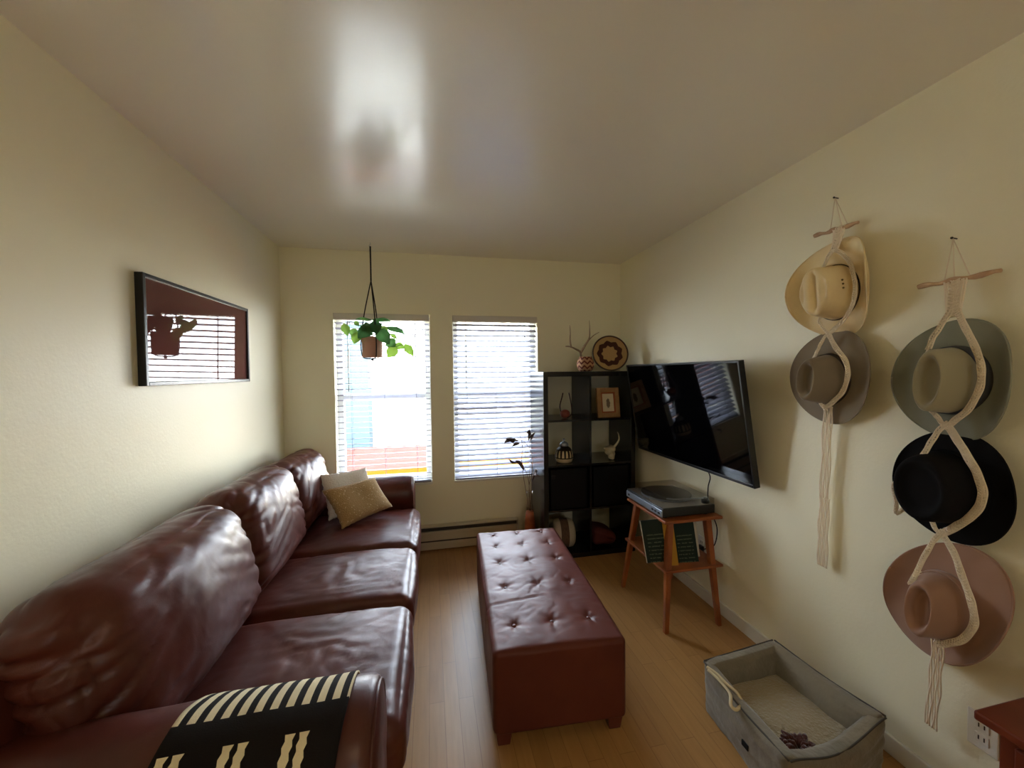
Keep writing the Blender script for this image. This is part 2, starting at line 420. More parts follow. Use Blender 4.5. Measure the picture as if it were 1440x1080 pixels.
def grid(fn, nu, nv, closed_u=False, bm=None):
    """fn(u, v) -> point, u and v in 0..1; UVs written"""
    bm = bm or bmesh.new(); uvl = bm.loops.layers.uv.verify()
    vs = [[bm.verts.new(fn(i / nu, j / nv)) for j in range(nv + 1)] for i in range(nu + (0 if closed_u else 1))]
    L = len(vs)
    for i in range(nu):
        for j in range(nv):
            a, b = vs[i], vs[(i + 1) % L]
            f = bm.faces.new((a[j], b[j], b[j + 1], a[j + 1]))
            for lp, (uu, vv) in zip(f.loops, ((i, j), (i + 1, j), (i + 1, j + 1), (i, j + 1))):
                lp[uvl].uv = (uu / nu, vv / nv)
    return bm
def solidify(o, th, offset=0.0):
    m = o.modifiers.new('thickness', 'SOLIDIFY'); m.thickness = th; m.offset = offset
    return o
def cushion(size, r, puff=(0, 0, 0), cuts=28, disp=None, ex=0.7):
    """rounded box centred on the origin; puff bulges each pair of faces; disp(p, n) -> offset length"""
    bm = bmesh.new(); bmesh.ops.create_cube(bm, size=2.0)
    bmesh.ops.subdivide_edges(bm, edges=bm.edges[:], cuts=cuts, use_grid_fill=True)
    hx, hy, hz = (s / 2 for s in size)
    for v in bm.verts:
        a, b, c = v.co
        q = Vector((a * hx, b * hy, c * hz))
        inn = Vector((max(-hx + r, min(hx - r, q.x)), max(-hy + r, min(hy - r, q.y)), max(-hz + r, min(hz - r, q.z))))
        d = q - inn
        if d.length > 1e-9: q = inn + d.normalized() * r
        px = (1 - b * b) * (1 - c * c); py = (1 - a * a) * (1 - c * c); pz = (1 - a * a) * (1 - b * b)
        q.x += puff[0] * a * px ** ex if px > 0 else 0
        q.y += puff[1] * b * py ** ex if py > 0 else 0
        q.z += puff[2] * c * pz ** ex if pz > 0 else 0
        v.co = q
    if disp:
        bm.normal_update()
        for v, dd in [(v, v.normal * disp(v.co, v.normal)) for v in bm.verts]: v.co += dd
    return bm
def nz(p, s=1.0, seed=0.0):
    return noise.noise(Vector((p[0] * s + seed, p[1] * s + seed * 1.7, p[2] * s - seed)))
def ridge(p, sx, sy, sz, seed=0.0):
    q = Vector((p[0] * sx + seed, p[1] * sy - seed, p[2] * sz + 2 * seed))
    w = noise.noise(q * 0.5 + Vector((5, 1, 2))) * 1.2
    return (1 - abs(noise.noise(q + Vector((w, w, w))) * 2.2)) 

# ------------------------------------------------------------------ room
XL, XR, YB, YF, ZC = -1.105, 1.70, 3.24, -2.30, 2.44
WT = 0.15
w1 = (-0.735, 0.003, 0.562, 1.950); w2 = (0.187, 0.918, 0.562, 1.950)
struct('floor', B(XL - WT, XR + WT, YF - WT, YB + WT, -0.12, 0.0), M['floor'])
struct('ceiling', B(XL - WT, XR + WT, YF - WT, YB + WT, ZC, ZC + 0.15), M['ceiling'])
struct('wall_left', B(XL - WT, XL, YF, YB, 0, ZC), M['wall'])
struct('wall_right', B(XR, XR + WT, YF, YB, 0, ZC), M['wall'])
def wall_y(name, y0, y1, holes, m):
    xs = sorted({XL - WT, XR + WT} | {h[0] for h in holes} | {h[1] for h in holes}); lst = []
    for a, b in zip(xs, xs[1:]):
        hs = [h for h in holes if h[0] <= a and h[1] >= b]
        if hs:
            h = hs[0]
            if h[2] > 0: lst.append((a, b, y0, y1, 0, h[2]))
            lst.append((a, b, y0, y1, h[3], ZC))
        else: lst.append((a, b, y0, y1, 0, ZC))
    return struct(name, boxes(lst), m)
wall_y('wall_back', YB, YB + WT, [w1, w2], M['wall'])
w3 = (0.2, 0.6, 1.3, 1.7)  # opening for the added fill window behind the camera
wall_y('wall_front', YF - WT, YF, [w3], M['wall'])
struct('baseboard_right', B(XR - 0.014, XR, YF, YB - 0.01, 0, 0.075, bev=0.004), M['white_trim'])
struct('baseboard_left', B(XL, XL + 0.014, YF, YB - 0.01, 0, 0.075, bev=0.004), M['white_trim'])

def window(name, w, y0, y1, mid=True):
    """frame at the outer side of the opening, sash rail and panes"""
    x0, x1, z0, z1 = w; yf = (y0 + y1) / 2; t = 0.045
    lst = [(x0, x0 + t, y0, y1, z0, z1), (x1 - t, x1, y0, y1, z0, z1), (x0 + t, x1 - t, y0, y1, z0, z0 + t), (x0 + t, x1 - t, y0, y1, z1 - t, z1)]
    f = struct(name, boxes(lst, 0.004), M['vinyl'])
    zm = z0 + (z1 - z0) * 0.52
    if mid:
        put('sash_rail', B(x0 + t, x1 - t, y0 + 0.005, y1 - 0.005, zm - 0.022, zm + 0.022, bev=0.003), M['vinyl'], f, smooth=False)
        put('pane', B(x0 + t, x1 - t, yf - 0.002, yf + 0.002, z0 + t, zm - 0.022), M['pane'], f, smooth=False)
        put('pane', B(x0 + t, x1 - t, yf - 0.002, yf + 0.002, zm + 0.022, z1 - t), M['pane'], f, smooth=False)
    else:
        xm = (x0 + x1) / 2
        put('sash_rail', B(xm - 0.03, xm + 0.03, y0 + 0.005, y1 - 0.005, z0 + t, z1 - t), M['vinyl'], f, smooth=False)
        put('pane', B(x0 + t, xm - 0.03, yf - 0.002, yf + 0.002, z0 + t, z1 - t), M['pane'], f, smooth=False)
        put('pane', B(xm + 0.03, x1 - t, yf - 0.002, yf + 0.002, z0 + t, z1 - t), M['pane'], f, smooth=False)
    return f
win1 = window('window_1', w1, YB + 0.095, YB + 0.148)
win2 = window('window_2', w2, YB + 0.095, YB + 0.148)
window('added_fill_window', w3, YF - 0.148, YF - 0.095, mid=False)  # unseen window, added to let in daylight fill from behind
for k, w in enumerate((w1, w2)):
    struct('trim_%d' % (k + 1), boxes([(w[0] - 0.004, w[1] + 0.004, YB - 0.006, YB + 0.094, w[2] - 0.012, w[2] + 0.006)], 0.002), M['white_trim'])

def blind(w, tilt, label, wand_x):
    x0, x1, z0, z1 = w; yc = YB + 0.035
    r = empty('window_blind', ((x0 + x1) / 2, yc, z0 + 0.01), label, 'blind', 'white slatted blinds in the two windows')
    put('headrail', B(x0 + 0.003, x1 - 0.003, YB - 0.006, YB + 0.062, z1 - 0.052, z1 - 0.001, bev=0.004), M['headrail'], r, smooth=False)
    bm = bmesh.new(); pitch = 0.0440; n = int((z1 - 0.07 - z0 - 0.035) / pitch) + 1; d = 0.025
    zt = z1 - 0.075
    for i in range(n):
        z = zt - i * pitch
        seg = []
        for s in (-1, -0.5, 0, 0.5, 1):
            seg.append((s * d * math.cos(tilt), s * d * math.sin(tilt) + 0.0022 * (1 - s * s)))
        top = []; bot = []
        jit = 0.0015 * math.sin(i * 2.3)
        for xx in (x0 + 0.006, x1 - 0.006):
            top.append([bm.verts.new((xx, yc + a, z + b + 0.0016 + jit * (1 if xx < (x0 + x1) / 2 else -1))) for a, b in seg])
            bot.append([bm.verts.new((xx, yc + a, z + b - 0.0016 + jit * (1 if xx < (x0 + x1) / 2 else -1))) for a, b in seg])
        for j in range(4):
            bm.faces.new((top[0][j], top[1][j], top[1][j + 1], top[0][j + 1])); bm.faces.new((bot[0][j], bot[0][j + 1], bot[1][j + 1], bot[1][j]))
        for q in (0, 4): bm.faces.new((top[0][q], bot[0][q], bot[1][q], top[1][q]))
        for e in (0, 1): bm.faces.new(top[e] + bot[e][::-1])
    bmesh.ops.recalc_face_normals(bm, faces=bm.faces)
    put('slats', bm, M['slat'], r, smooth=False)
    zb = zt - (n - 1) * pitch - 0.026
    put('bottom_rail', B(x0 + 0.006, x1 - 0.006, yc - 0.025, yc + 0.025, zb - 0.007, zb + 0.007, bev=0.003), M['slat'], r, smooth=False)
    for fx in (0.16, 0.5, 0.84):
        xx = x0 + (x1 - x0) * fx; bm = bmesh.new()
        for yy in (yc - 0.027, yc + 0.027): tube(bm, [(xx, yy, z1 - 0.05), (xx, yy, zb)], 0.0011, 5)
        put('ladder_cord', bm, M['slat'], r)
    put('wand', T([(wand_x, YB - 0.006, z1 - 0.06), (wand_x, YB - 0.007, z1 - 0.62)], 0.0035, 6), M['dark_cord'] if 'dark_cord' in M else M['heater'], r)
    tx = x0 + (x1 - x0) * 0.84
    bm = T([(tx, YB - 0.008, z1 - 0.06), (tx, YB - 0.008, z1 - 0.17)], 0.0012, 5); lathe(bm, [(0.002, 0.014), (0.006, 0.0), (0.006, -0.012), (0.0, -0.013)], (tx, YB - 0.008, z1 - 0.18), 10)
    put('pull_cord', bm, M['band_dark'], r)
    return r
blind(w1, math.radians(-9), 'white slatted blind hanging open behind the hanging pothos plant, in front of the brighter window', w1[0] + 0.105)
blind(w2, math.radians(28), 'white slatted blind with slats tilted half closed, in the window beside the black shelving', w2[0] + 0.108)

# baseboard heater under the windows
hx0, hx1 = -1.08, 0.712
r = empty('baseboard_heater', ((hx0 + hx1) / 2, YB - 0.035, 0), 'long cream metal baseboard heater with dark slots on the wall under the windows', 'heater')
put('housing', boxes([(hx0, hx1, YB - 0.052, YB - 0.001, 0.055, 0.172), (hx0, hx1, YB - 0.02, YB - 0.001, 0.172, 0.205), (hx0, hx1, YB - 0.062, YB - 0.001, 0.205, 0.216), (hx0, hx1, YB - 0.035, YB - 0.001, 0.012, 0.055)], 0.003), M['heater'], r, smooth=False)
put('front_lip', B(hx0, hx1, YB - 0.064, YB - 0.052, 0.148, 0.172, bev=0.003), M['heater'], r, smooth=False)
put('air_slot', boxes([(hx0 + 0.01, hx1 - 0.01, YB - 0.05, YB - 0.021, 0.174, 0.2)]), M['dark_slot'], r, smooth=False)
put('lower_slot', boxes([(hx0 + 0.01, hx1 - 0.01, YB - 0.0555, YB - 0.0525, 0.086, 0.096)]), M['dark_slot'], r, smooth=False)
put('end_cap', B(hx1 - 0.004, hx1 + 0.008, YB - 0.064, YB - 0.001, 0.008, 0.216, bev=0.003), M['heater'], r, smooth=False)

# ------------------------------------------------------------------ sofa
sofa = empty('leather_sofa', (-0.6, 2.02, 0), 'long maroon leather sofa with wrinkled cushions against the left wall', 'sofa')
put('base', boxes([(-1.07, -0.13, 1.0, 3.06, 0.06, 0.34)], 0.03), M['sofa'], sofa, flat_angle=1.0)
bm = bmesh.new()
def backf(u, v):
    a = u * 2 * PI; y = 0.93 + 2.22 * v
    e = 0.6
    cx_, cz_ = math.cos(a), math.sin(a)
    sx = math.copysign(abs(cx_) ** e, cx_); sz = math.copysign(abs(cz_) ** e, cz_)
    return Vector((-0.995 + 0.095 * sx, y, 0.44 + 0.38 * sz + 0.006 * nz((0, y, a), 4)))
grid(backf, 36, 40, closed_u=True, bm=bm)
for end in (0, 40):
    pass
bmesh.ops.holes_fill(bm, edges=[e for e in bm.edges if e.is_boundary], sides=0)
bmesh.ops.recalc_face_normals(bm, faces=bm.faces)
put('back_frame', bm, M['sofa'], sofa, flat_angle=1.0)

def seat(y0, y1, seed):
    cy_ = (y0 + y1) / 2; wy = y1 - y0
    def disp(p, n):
        if n.z < 0.1 and n.x < 0.3: return 0
        e = min(p.y + wy / 2, wy / 2 - p.y)
        k = math.exp(-max(e, 0) / 0.09)
        d = 0.005 * nz(p, 5, seed)
        w = ridge(p, 7, 16, 7, seed)
        d += -0.008 * max(0, w - 0.62) * (0.5 + 1.2 * k)
        r2 = (p.x - 0.02) ** 2 / 0.05 + (p.y) ** 2 / 0.02
        d += -0.007 * math.exp(-r2) * (0.4 + max(0, ridge(p, 14, 9, 5, seed + 9)))
        w2 = ridge(p, 18, 30, 9, seed + 3)
        d += -0.0015 * max(0, w2 - 0.7) 
        return d
    bm = cushion((0.72, wy, 0.19), 0.05, (0.018, 0.006, 0.032), 46, disp)
    bmesh.ops.translate(bm, vec=(-0.455, cy_, 0.378), verts=bm.verts)
    put('seat_cushion', bm, M['sofa'], sofa)
seat(2.29, 2.935, 1.0); seat(1.73, 2.285, 4.0); seat(1.10, 1.725, 8.0)

def backc(y0, y1, h, seed, lean=0.20, xc=-0.865, fat=0.0):
    cy_ = (y0 + y1) / 2; wy = y1 - y0
    def disp(p, n):
        e = min(p.y + wy / 2, wy / 2 - p.y)
        k = math.exp(-max(e, 0) / 0.17)
        d = 0.012 * nz(p, 3.2, seed)
        s = 1 if p.y > 0 else -1
        w = ridge((p.x, p.y, p.z + s * 0.55 * p.y), 3, 3.0, 13, seed)
        d += -0.034 * max(0, w - 0.5) * k
        w2 = ridge((p.x, p.y + 0.5 * p.z, p.z - 0.6 * p.y), 8, 6, 10, seed + 4)
        d += -0.007 * max(0, w2 - 0.66)
        w3 = ridge((p.x, p.y - p.z, p.z), 16, 14, 22, seed + 7)
        d += -0.0015 * max(0, w3 - 0.7)
        return d
    bm = cushion((0.25, wy, h), 0.115, (0.045 + fat, 0.012, 0.0), 50, disp, 1.0)
    rot = Matrix.Rotation(-lean, 4, 'Y')
    bmesh.ops.transform(bm, matrix=Matrix.Translation((xc, cy_, 0.455 + h / 2)) @ rot, verts=bm.verts)
    put('back_cushion', bm, M['sofa'], sofa)
backc(2.47, 3.13, 0.48, 2.0, xc=-0.885)
backc(1.81, 2.49, 0.505, 5.5, xc=-0.875)
backc(1.04, 1.83, 0.505, 9.3, xc=-0.865, fat=0.02)

def arm_profile():
    pts = [(0.120, 0.08), (0.120, 0.2), (0.120, 0.32), (0.120, 0.40)]
    for k in range(0, 25):
        a = math.radians(-42 + k * (264 / 24)); pts.append((0.148 * math.cos(a), 0.556 + 0.129 * math.sin(a)))
    pts += [(-0.118, 0.40), (-0.120, 0.32), (-0.120, 0.2), (-0.120, 0.08)]
    return pts
AP = arm_profile()
def arm(yc, s, name='armrest'):
    bm = bmesh.new(); rings = []
    xs = [-1.06 + i * 0.04 for i in range(22)] + [-0.20, -0.175, -0.158, -0.148, -0.142]
    sc = [1] * 22 + [1, 0.995, 0.975, 0.94, 0.89]
    for x, k in zip(xs, sc):
        ring = []
        for yo, z in AP:
            w = 0.004 * nz((x, yo, z), 7, yc)
            ring.append(bm.verts.new((x, yc + s * (yo * k + w), 0.42 + (z - 0.42) * (1 - (1 - k) * 0.6) + w)))
        rings.append(ring)
    n = len(AP)
    for a, b in zip(rings, rings[1:]):
        for j in range(n):
            bm.faces.new((a[j], a[(j + 1) % n], b[(j + 1) % n], b[j]))
    c0 = bm.verts.new((-1.06, yc, 0.4)); c1 = bm.verts.new((-0.128, yc, 0.5)); c2 = []
    for j in range(n):
        yo, z = AP[j]; c2.append(bm.verts.new((-0.132, yc + s * yo * 0.6, 0.46 + (z - 0.46) * 0.7)))
    for j in range(n):
        bm.faces.new((rings[-1][j], rings[-1][(j + 1) % n], c2[(j + 1) % n], c2[j])); bm.faces.new((c2[j], c2[(j + 1) % n], c1)); bm.faces.new((rings[0][(j + 1) % n], rings[0][j], c0))
    bmesh.ops.recalc_face_normals(bm, faces=bm.faces)
    a = put(name, bm, M['sofa'], sofa)
    pp = [(-0.143, yc + s * yo * 0.9, 0.42 + (z - 0.42) * 0.935) for yo, z in AP]
    put('piping', T(pp, 0.0045, 6), M['sofa'], a)
    return a
AYN, AYF = 0.992, 3.065
arm(AYN, 1); arm(AYF, -1)
for x, y in ((-0.2, 1.1), (-0.2, 2.95), (-1.0, 1.1), (-1.0, 2.95)):
    put('foot', B(x - 0.03, x + 0.03, y - 0.03, y + 0.03, 0.0, 0.065, bev=0.005), M['black_wood'], sofa, smooth=False)

# knitted throw over the near arm
pl = [Vector((0, yo, z)) for yo, z in AP[6:]]
cen = Vector((0, 0, 0.5))
seglen = [0.0]
for a, b in zip(pl, pl[1:]): seglen.append(seglen[-1] + (b - a).length)
def along(s):
    s = max(0, min(s, seglen[-1] - 1e-6))
    for i in range(len(pl) - 1):
        if seglen[i + 1] >= s:
            t = (s - seglen[i]) / (seglen[i + 1] - seglen[i]); p = pl[i].lerp(pl[i + 1], t); d = (pl[i + 1] - pl[i]).normalized(); return p, Vector((0, -d.z, d.y)) * -1
def throw(u, v):
    s = 0.03 + v * 0.62
    p, nn = along(s)
    if nn.dot(p - Vector((0, 0, 0.45))) < 0: nn = -nn
    x = -0.585 + 0.37 * u - 0.035 * (1 - u) * max(0, 0.35 - v) / 0.35 * -1.0 + 0.012 * math.sin(v * 5)
    o = 0.009 + 0.003 * nz((x * 3, s * 4, 0), 3)
    return Vector((x, AYN + p.y, p.z)) + nn * o
o = put('throw_blanket', grid(throw, 40, 60), M['throw'], base=(-0.4, AYN, 0.68))
solidify(o, 0.006, 1.0)
tag(o, 'black and cream striped knit throw draped over the near sofa arm', 'blanket')

def pillow(name, BL, BR, TR, TL, th, m, label, fringe=None, scal=0.0):
    BL, BR, TR, TL = map(Vector, (BL, BR, TR, TL))
    nrm = (BR - BL).cross(TL - BL).normalized()
    bm = bmesh.new(); uvl = bm.loops.layers.uv.verify(); N = 34
    def pt(i, j, s):
        u, v = i / N, j / N; a, b = 2 * u - 1, 2 * v - 1
        pin = 0.07
        uu = 0.5 + 0.5 * a * (1 - pin * (1 - b * b) ** 1.0 * abs(a) ** 2); vv = 0.5 + 0.5 * b * (1 - pin * (1 - a * a) * abs(b) ** 2)
        p = (BL * (1 - uu) + BR * uu) * (1 - vv) + (TL * (1 - uu) + TR * uu) * vv
        k = max(0, (1 - a ** 4) * (1 - b ** 4)) ** 0.6
        e = scal * math.sin(u * 60 + v * 50) * (1 if (i in (0, N) or j in (0, N)) else 0)
        return p + nrm * s * th / 2 * k * (1 + 0.12 * nz(p, 9, s)) + (p - (BL + TR) / 2).normalized() * e
    V = {}
    for s in (1, -1):
        for i in range(N + 1):
            for j in range(N + 1):
                if s == -1 and (i in (0, N) or j in (0, N)): V[s, i, j] = V[1, i, j]
                else: V[s, i, j] = bm.verts.new(pt(i, j, s))
        for i in range(N):
            for j in range(N):
                q = [V[s, i, j], V[s, i + 1, j], V[s, i + 1, j + 1], V[s, i, j + 1]]
                uv = [(i, j), (i + 1, j), (i + 1, j + 1), (i, j + 1)]
                if s == -1: q.reverse(); uv.reverse()
                f = bm.faces.new(q)
                for lp, w in zip(f.loops, uv): lp[uvl].uv = (w[0] / N, w[1] / N)
    o = put(name, bm, m)
    if fringe:
        pass
    return o
o = pillow('throw_pillow', (-0.551, 2.53, 0.508), (-0.268, 2.755, 0.552), (-0.397, 2.85, 0.740), (-0.703, 2.68, 0.716), 0.10, M['tan_pillow'], '', scal=0.003)
tag(o, 'tan pillow with small pale dots leaning at the far end of the sofa', 'pillow')
o = pillow('throw_pillow', (-0.66, 2.66, 0.52), (-0.37, 2.87, 0.54), (-0.468, 2.920, 0.797), (-0.746, 2.800, 0.790), 0.085, M['white_fur'], '', scal=0.003)
tag(o, 'off-white woven pillow tucked behind the tan dotted pillow', 'pillow')

# ------------------------------------------------------------------ tufted ottoman
OR = math.radians(-3.6)
ott = empty('tufted_ottoman', (0.525, 1.985, 0), 'long brown leather ottoman with button-tufted top in the middle of the floor', 'ottoman', rz=OR)
def oloc(x, y, z=0):
    return W[ott] @ Vector((x, y, z))
btn = []
for wy in (1.57, 1.86, 2.11, 2.32, 2.50):
    for lx in (-0.165, 0.0, 0.165): btn.append((lx, wy - 1.985))
OW, OL, OH = 0.545, 1.145, 0.335
def odisp(p, n):
    d = 0
    if n.z > 0.2:
        kz = n.z
        for bx, by in btn:
            r = math.hypot(p.x - bx, p.y - by)
            if r < 0.16:
                a = math.atan2(p.y - by, p.x - bx)
                d -= kz * (0.009 * math.exp(-(r / 0.018) ** 2) + 0.004 * math.exp(-(r / 0.05) ** 2) * (1 + 0.6 * math.sin(5 * a + bx * 30 + by * 9)))
        d -= kz * 0.004 * max(0, ridge(p, 9, 18, 1, 3) - 0.55) * math.exp(-((abs(p.y + 0.2) / 0.35) ** 2))
        d += kz * 0.003 * nz(p, 8)
    if p.x < 0.05 and abs(p.y + 0.27) < 0.03:
        d -= 0.005 * math.exp(-((p.y + 0.27 - 0.12 * max(0, p.x + 0.27)) / 0.006) ** 2)
    return d
bm = cushion((OW, OL, OH), 0.022, (0.006, 0.004, 0.014), 110, odisp)
bmesh.ops.transform(bm, matrix=W[ott] @ Matrix.Translation((0, 0, 0.055 + OH / 2)), verts=bm.verts)
put('body', bm, M['ottoman'], ott)
for bx, by in btn:
    bm = bmesh.new(); c = oloc(bx, by, 0.385)
    bmesh.ops.create_uvsphere(bm, u_segments=12, v_segments=8, radius=0.009)
    bmesh.ops.scale(bm, vec=(1, 1, 0.6), verts=bm.verts); bmesh.ops.translate(bm, vec=c, verts=bm.verts)
    put('button', bm, M['tuft'], ott)
for sx in (-1, 1):
    for sy in (-1, 1):
        bm = bmesh.new(); vs = box(bm, sx * 0.23 - 0.032, sx * 0.23 + 0.032, sy * 0.525 - 0.032, sy * 0.525 + 0.032, 0, 0.062, bev=0.004)
        for v in bm.verts:
            if v.co.z < 0.03: v.co.x = sx * 0.23 + (v.co.x - sx * 0.23) * 0.78; v.co.y = sy * 0.525 + (v.co.y - sy * 0.525) * 0.78
        bm.transform(W[ott]); put('foot', bm, M['tuft'], ott, smooth=False)

# ------------------------------------------------------------------ cube shelving and what stands on it
KX0, KX1, KY0, KY1, KZ = 0.845, 1.617, 2.83, 3.222, 1.472
kal = empty('cube_shelving_unit', ((KX0 + KX1) / 2, (KY0 + KY1) / 2, 0), 'tall black open cube shelving unit in the corner beside the windows', 'shelving')
T1, T2 = 0.038, 0.016
xm = (KX0 + KX1) / 2
inner = (KZ - 2 * T1 - 3 * T2) / 4
shz = [T1]                                    # floor level of each row
for i in range(3): shz.append(shz[-1] + inner + T2)
put('side_panel', B(KX0, KX0 + T1, KY0, KY1, 0, KZ, bev=0.002), M['black_wood'], kal, smooth=False)
put('side_panel', B(KX1 - T1, KX1, KY0, KY1, 0, KZ, bev=0.002), M['black_wood'], kal, smooth=False)
put('top_panel', B(KX0 + T1, KX1 - T1, KY0, KY1, KZ - T1, KZ, bev=0.002), M['black_wood'], kal, smooth=False)
put('bottom_panel', B(KX0 + T1, KX1 - T1, KY0, KY1, 0, T1, bev=0.002), M['black_wood'], kal, smooth=False)
put('divider', B(xm - T2 / 2, xm + T2 / 2, KY0 + 0.002, KY1, T1, KZ - T1), M['black_wood'], kal, smooth=False)
for i in range(1, 4):
    for a, b in ((KX0 + T1, xm - T2 / 2), (xm + T2 / 2, KX1 - T1)):
        put('shelf', B(a, b, KY0 + 0.002, KY1, shz[i] - T2, shz[i]), M['black_wood'], kal, smooth=False)
R4, R3, R2, R1 = shz[0], shz[1], shz[2], shz[3]
LX, RX = (KX0 + T1 + xm - T2 / 2) / 2, (xm + T2 / 2 + KX1 - T1) / 2
for cx_, lab in ((LX, 'black storage box with a small tab, left of the two in the third shelf row'), (RX, 'plain black storage box, right of the two in the third shelf row')):
    hw = 0.156
    r = empty('storage_box', (cx_, 3.0, R3), lab, 'storage box', 'black boxes in the third shelf row')
    y0, y1, z0, z1 = KY0 + 0.012, KY1 - 0.02, R3 + 0.001, R3 + inner - 0.02
    put('box_body', boxes([(cx_ - hw, cx_ + hw, y0, y0 + 0.006, z0, z1), (cx_ - hw, cx_ + hw, y1 - 0.006, y1, z0, z1), (cx_ - hw, cx_ - hw + 0.006, y0, y1, z0, z1), (cx_ + hw - 0.006, cx_ + hw, y0, y1, z0, z1), (cx_ - hw, cx_ + hw, y0, y1, z0, z0 + 0.006)]), M['black_matt'], r, smooth=False)
    if cx_ == LX:
        put('tab', B(KX0 + 0.062, KX0 + 0.092, y0 - 0.006, y0, R3 + 0.245, R3 + 0.275, bev=0.003), M['black_plastic'], r, smooth=False, label='small glossy black tab')

# row one, left: red gourd rattle with leather thongs
g = empty('gourd_rattle', (1.055, 2.93, R1), 'round red gourd rattle with dark leather loop in the top left cubby', 'rattle')
bm = bmesh.new(); lathe(bm, [(0.0, 0.0), (0.022, 0.003), (0.036, 0.018), (0.041, 0.036), (0.036, 0.054), (0.022, 0.066), (0.010, 0.070), (0.0, 0.071)], (1.055, 2.93, R1 + 0.001), 24)
put('gourd', bm, M['red_gourd'], g)
put('thong', T(smoothpath([(1.022, 2.93, R1 + 0.05), (1.012, 2.93, R1 + 0.10), (1.030, 2.93, R1 + 0.17), (1.038, 2.93, R1 + 0.205)]), 0.005, 8), M['dark_leather'], g)
put('thong', T(smoothpath([(1.062, 2.90, R1 + 0.006), (1.100, 2.91, R1 + 0.03), (1.112, 2.93, R1 + 0.08), (1.100, 2.93, R1 + 0.15), (1.088, 2.93, R1 + 0.205)]), 0.0045, 8), M['dark_leather'], g)
# row one, right: small framed drawing
f = empty('picture_frame', (1.415, 2.87, R1), 'small tan wooden frame holding a little drawing in the top right cubby', 'picture')
fw, fh = 0.200, 0.240; lean = Matrix.Rotation(-0.13, 4, 'X') @ Matrix.Rotation(0.0, 4, 'Z'); turn = Matrix.Rotation(math.radians(4), 4, 'Z')
FM = Matrix.Translation((1.412, 2.868, R1 + 0.003)) @ turn @ lean
def fbox(lst, bev=0.002):
    bm = boxes(lst, bev); bm.transform(FM); return bm
b_ = 0.036
put('frame', fbox([(-fw / 2, -fw / 2 + b_, 0, 0.022, 0, fh), (fw / 2 - b_, fw / 2, 0, 0.022, 0, fh), (-fw / 2 + b_, fw / 2 - b_, 0, 0.022, 0, b_), (-fw / 2 + b_, fw / 2 - b_, 0, 0.022, fh - b_, fh)]), M['frame_wood'], f, smooth=False)
i0 = b_ + 0.012
put('inner_moulding', fbox([(-fw / 2 + b_, -fw / 2 + i0, 0.004, 0.018, b_, fh - b_), (fw / 2 - i0, fw / 2 - b_, 0.004, 0.018, b_, fh - b_), (-fw / 2 + i0, fw / 2 - i0, 0.004, 0.018, b_, i0), (-fw / 2 + i0, fw / 2 - i0, 0.004, 0.018, fh - i0, fh - b_)], 0.001), M['clay_vase'], f, smooth=False, label='darker brown inner moulding')
def dr(u, v): return FM @ Vector((-fw / 2 + i0 + (fw - 2 * i0) * u, 0.012 + (0.002 if False else 0), i0 + (fh - 2 * i0) * v))
bm = grid(dr, 2, 2); o = put('drawing', bm, M['sketch'], f, smooth=False); solidify(o, 0.002)
# row two, left: lidded striped pot
p = empty('lidded_pot', (1.048, 2.94, R2), 'small round cream and black striped lidded pot in the second row left cubby', 'pot')
bm = bmesh.new(); lathe(bm, [(0.0, 0), (0.056, 0.0), (0.064, 0.008), (0.070, 0.026), (0.072, 0.045), (0.072, 0.062), (0.066, 0.088), (0.052, 0.112), (0.034, 0.124), (0.028, 0.128)], (1.048, 2.94, R2 + 0.001), 40)
put('pot_body', bm, M['gourd'], p)
bm = bmesh.new(); lathe(bm, [(0.030, 0.126), (0.036, 0.132), (0.033, 0.148), (0.020, 0.160), (0.008, 0.165), (0.008, 0.172), (0.012, 0.180), (0.006, 0.188), (0.0, 0.189)], (1.048, 2.94, R2 + 0.001), 28)
put('lid', bm, M['silver'], p, label='dull silver knobbed lid')
# row two, right: small horned skull
sk = empty('animal_skull', (1.46, 2.93, R2), 'small pale horned animal skull in the second row right cubby', 'skull')
bm = cushion((0.085, 0.06, 0.07), 0.022, (0.004, 0.004, 0.004), 12, lambda q, n: 0.009 * nz(q, 28, 2))
for v in bm.verts:
    if v.co.z < 0: v.co.x *= 1 + v.co.z * 4; 
bmesh.ops.translate(bm, vec=(1.442, 2.93, R2 + 0.075), verts=bm.verts)
sn = cushion((0.05, 0.045, 0.07), 0.016, (0, 0, 0), 8, lambda q, n: 0.006 * nz(q, 30, 5))
sn.transform(Matrix.Translation((1.452, 2.915, R2 + 0.037)) @ Matrix.Rotation(0.25, 4, 'Y'))
tmp = bpy.data.meshes.new('t'); sn.to_mesh(tmp); bm.from_mesh(tmp); sn.free(); bpy.data.meshes.remove(tmp)
put('cranium', bm, M['bone'], sk)
put('horn', T(smoothpath([(1.465, 2.93, R2 + 0.09), (1.497, 2.925, R2 + 0.12), (1.520, 2.92, R2 + 0.16), (1.516, 2.92, R2 + 0.205), (1.505, 2.92, R2 + 0.225)]), [0.012 - 0.0102 * i / 24 for i in range(25)], 10), M['bone'], sk)
put('horn', T(smoothpath([(1.418, 2.93, R2 + 0.09), (1.400, 2.925, R2 + 0.095), (1.392, 2.92, R2 + 0.085)]), [0.012 - 0.008 * i / 12 for i in range(13)], 10), M['bone'], sk)
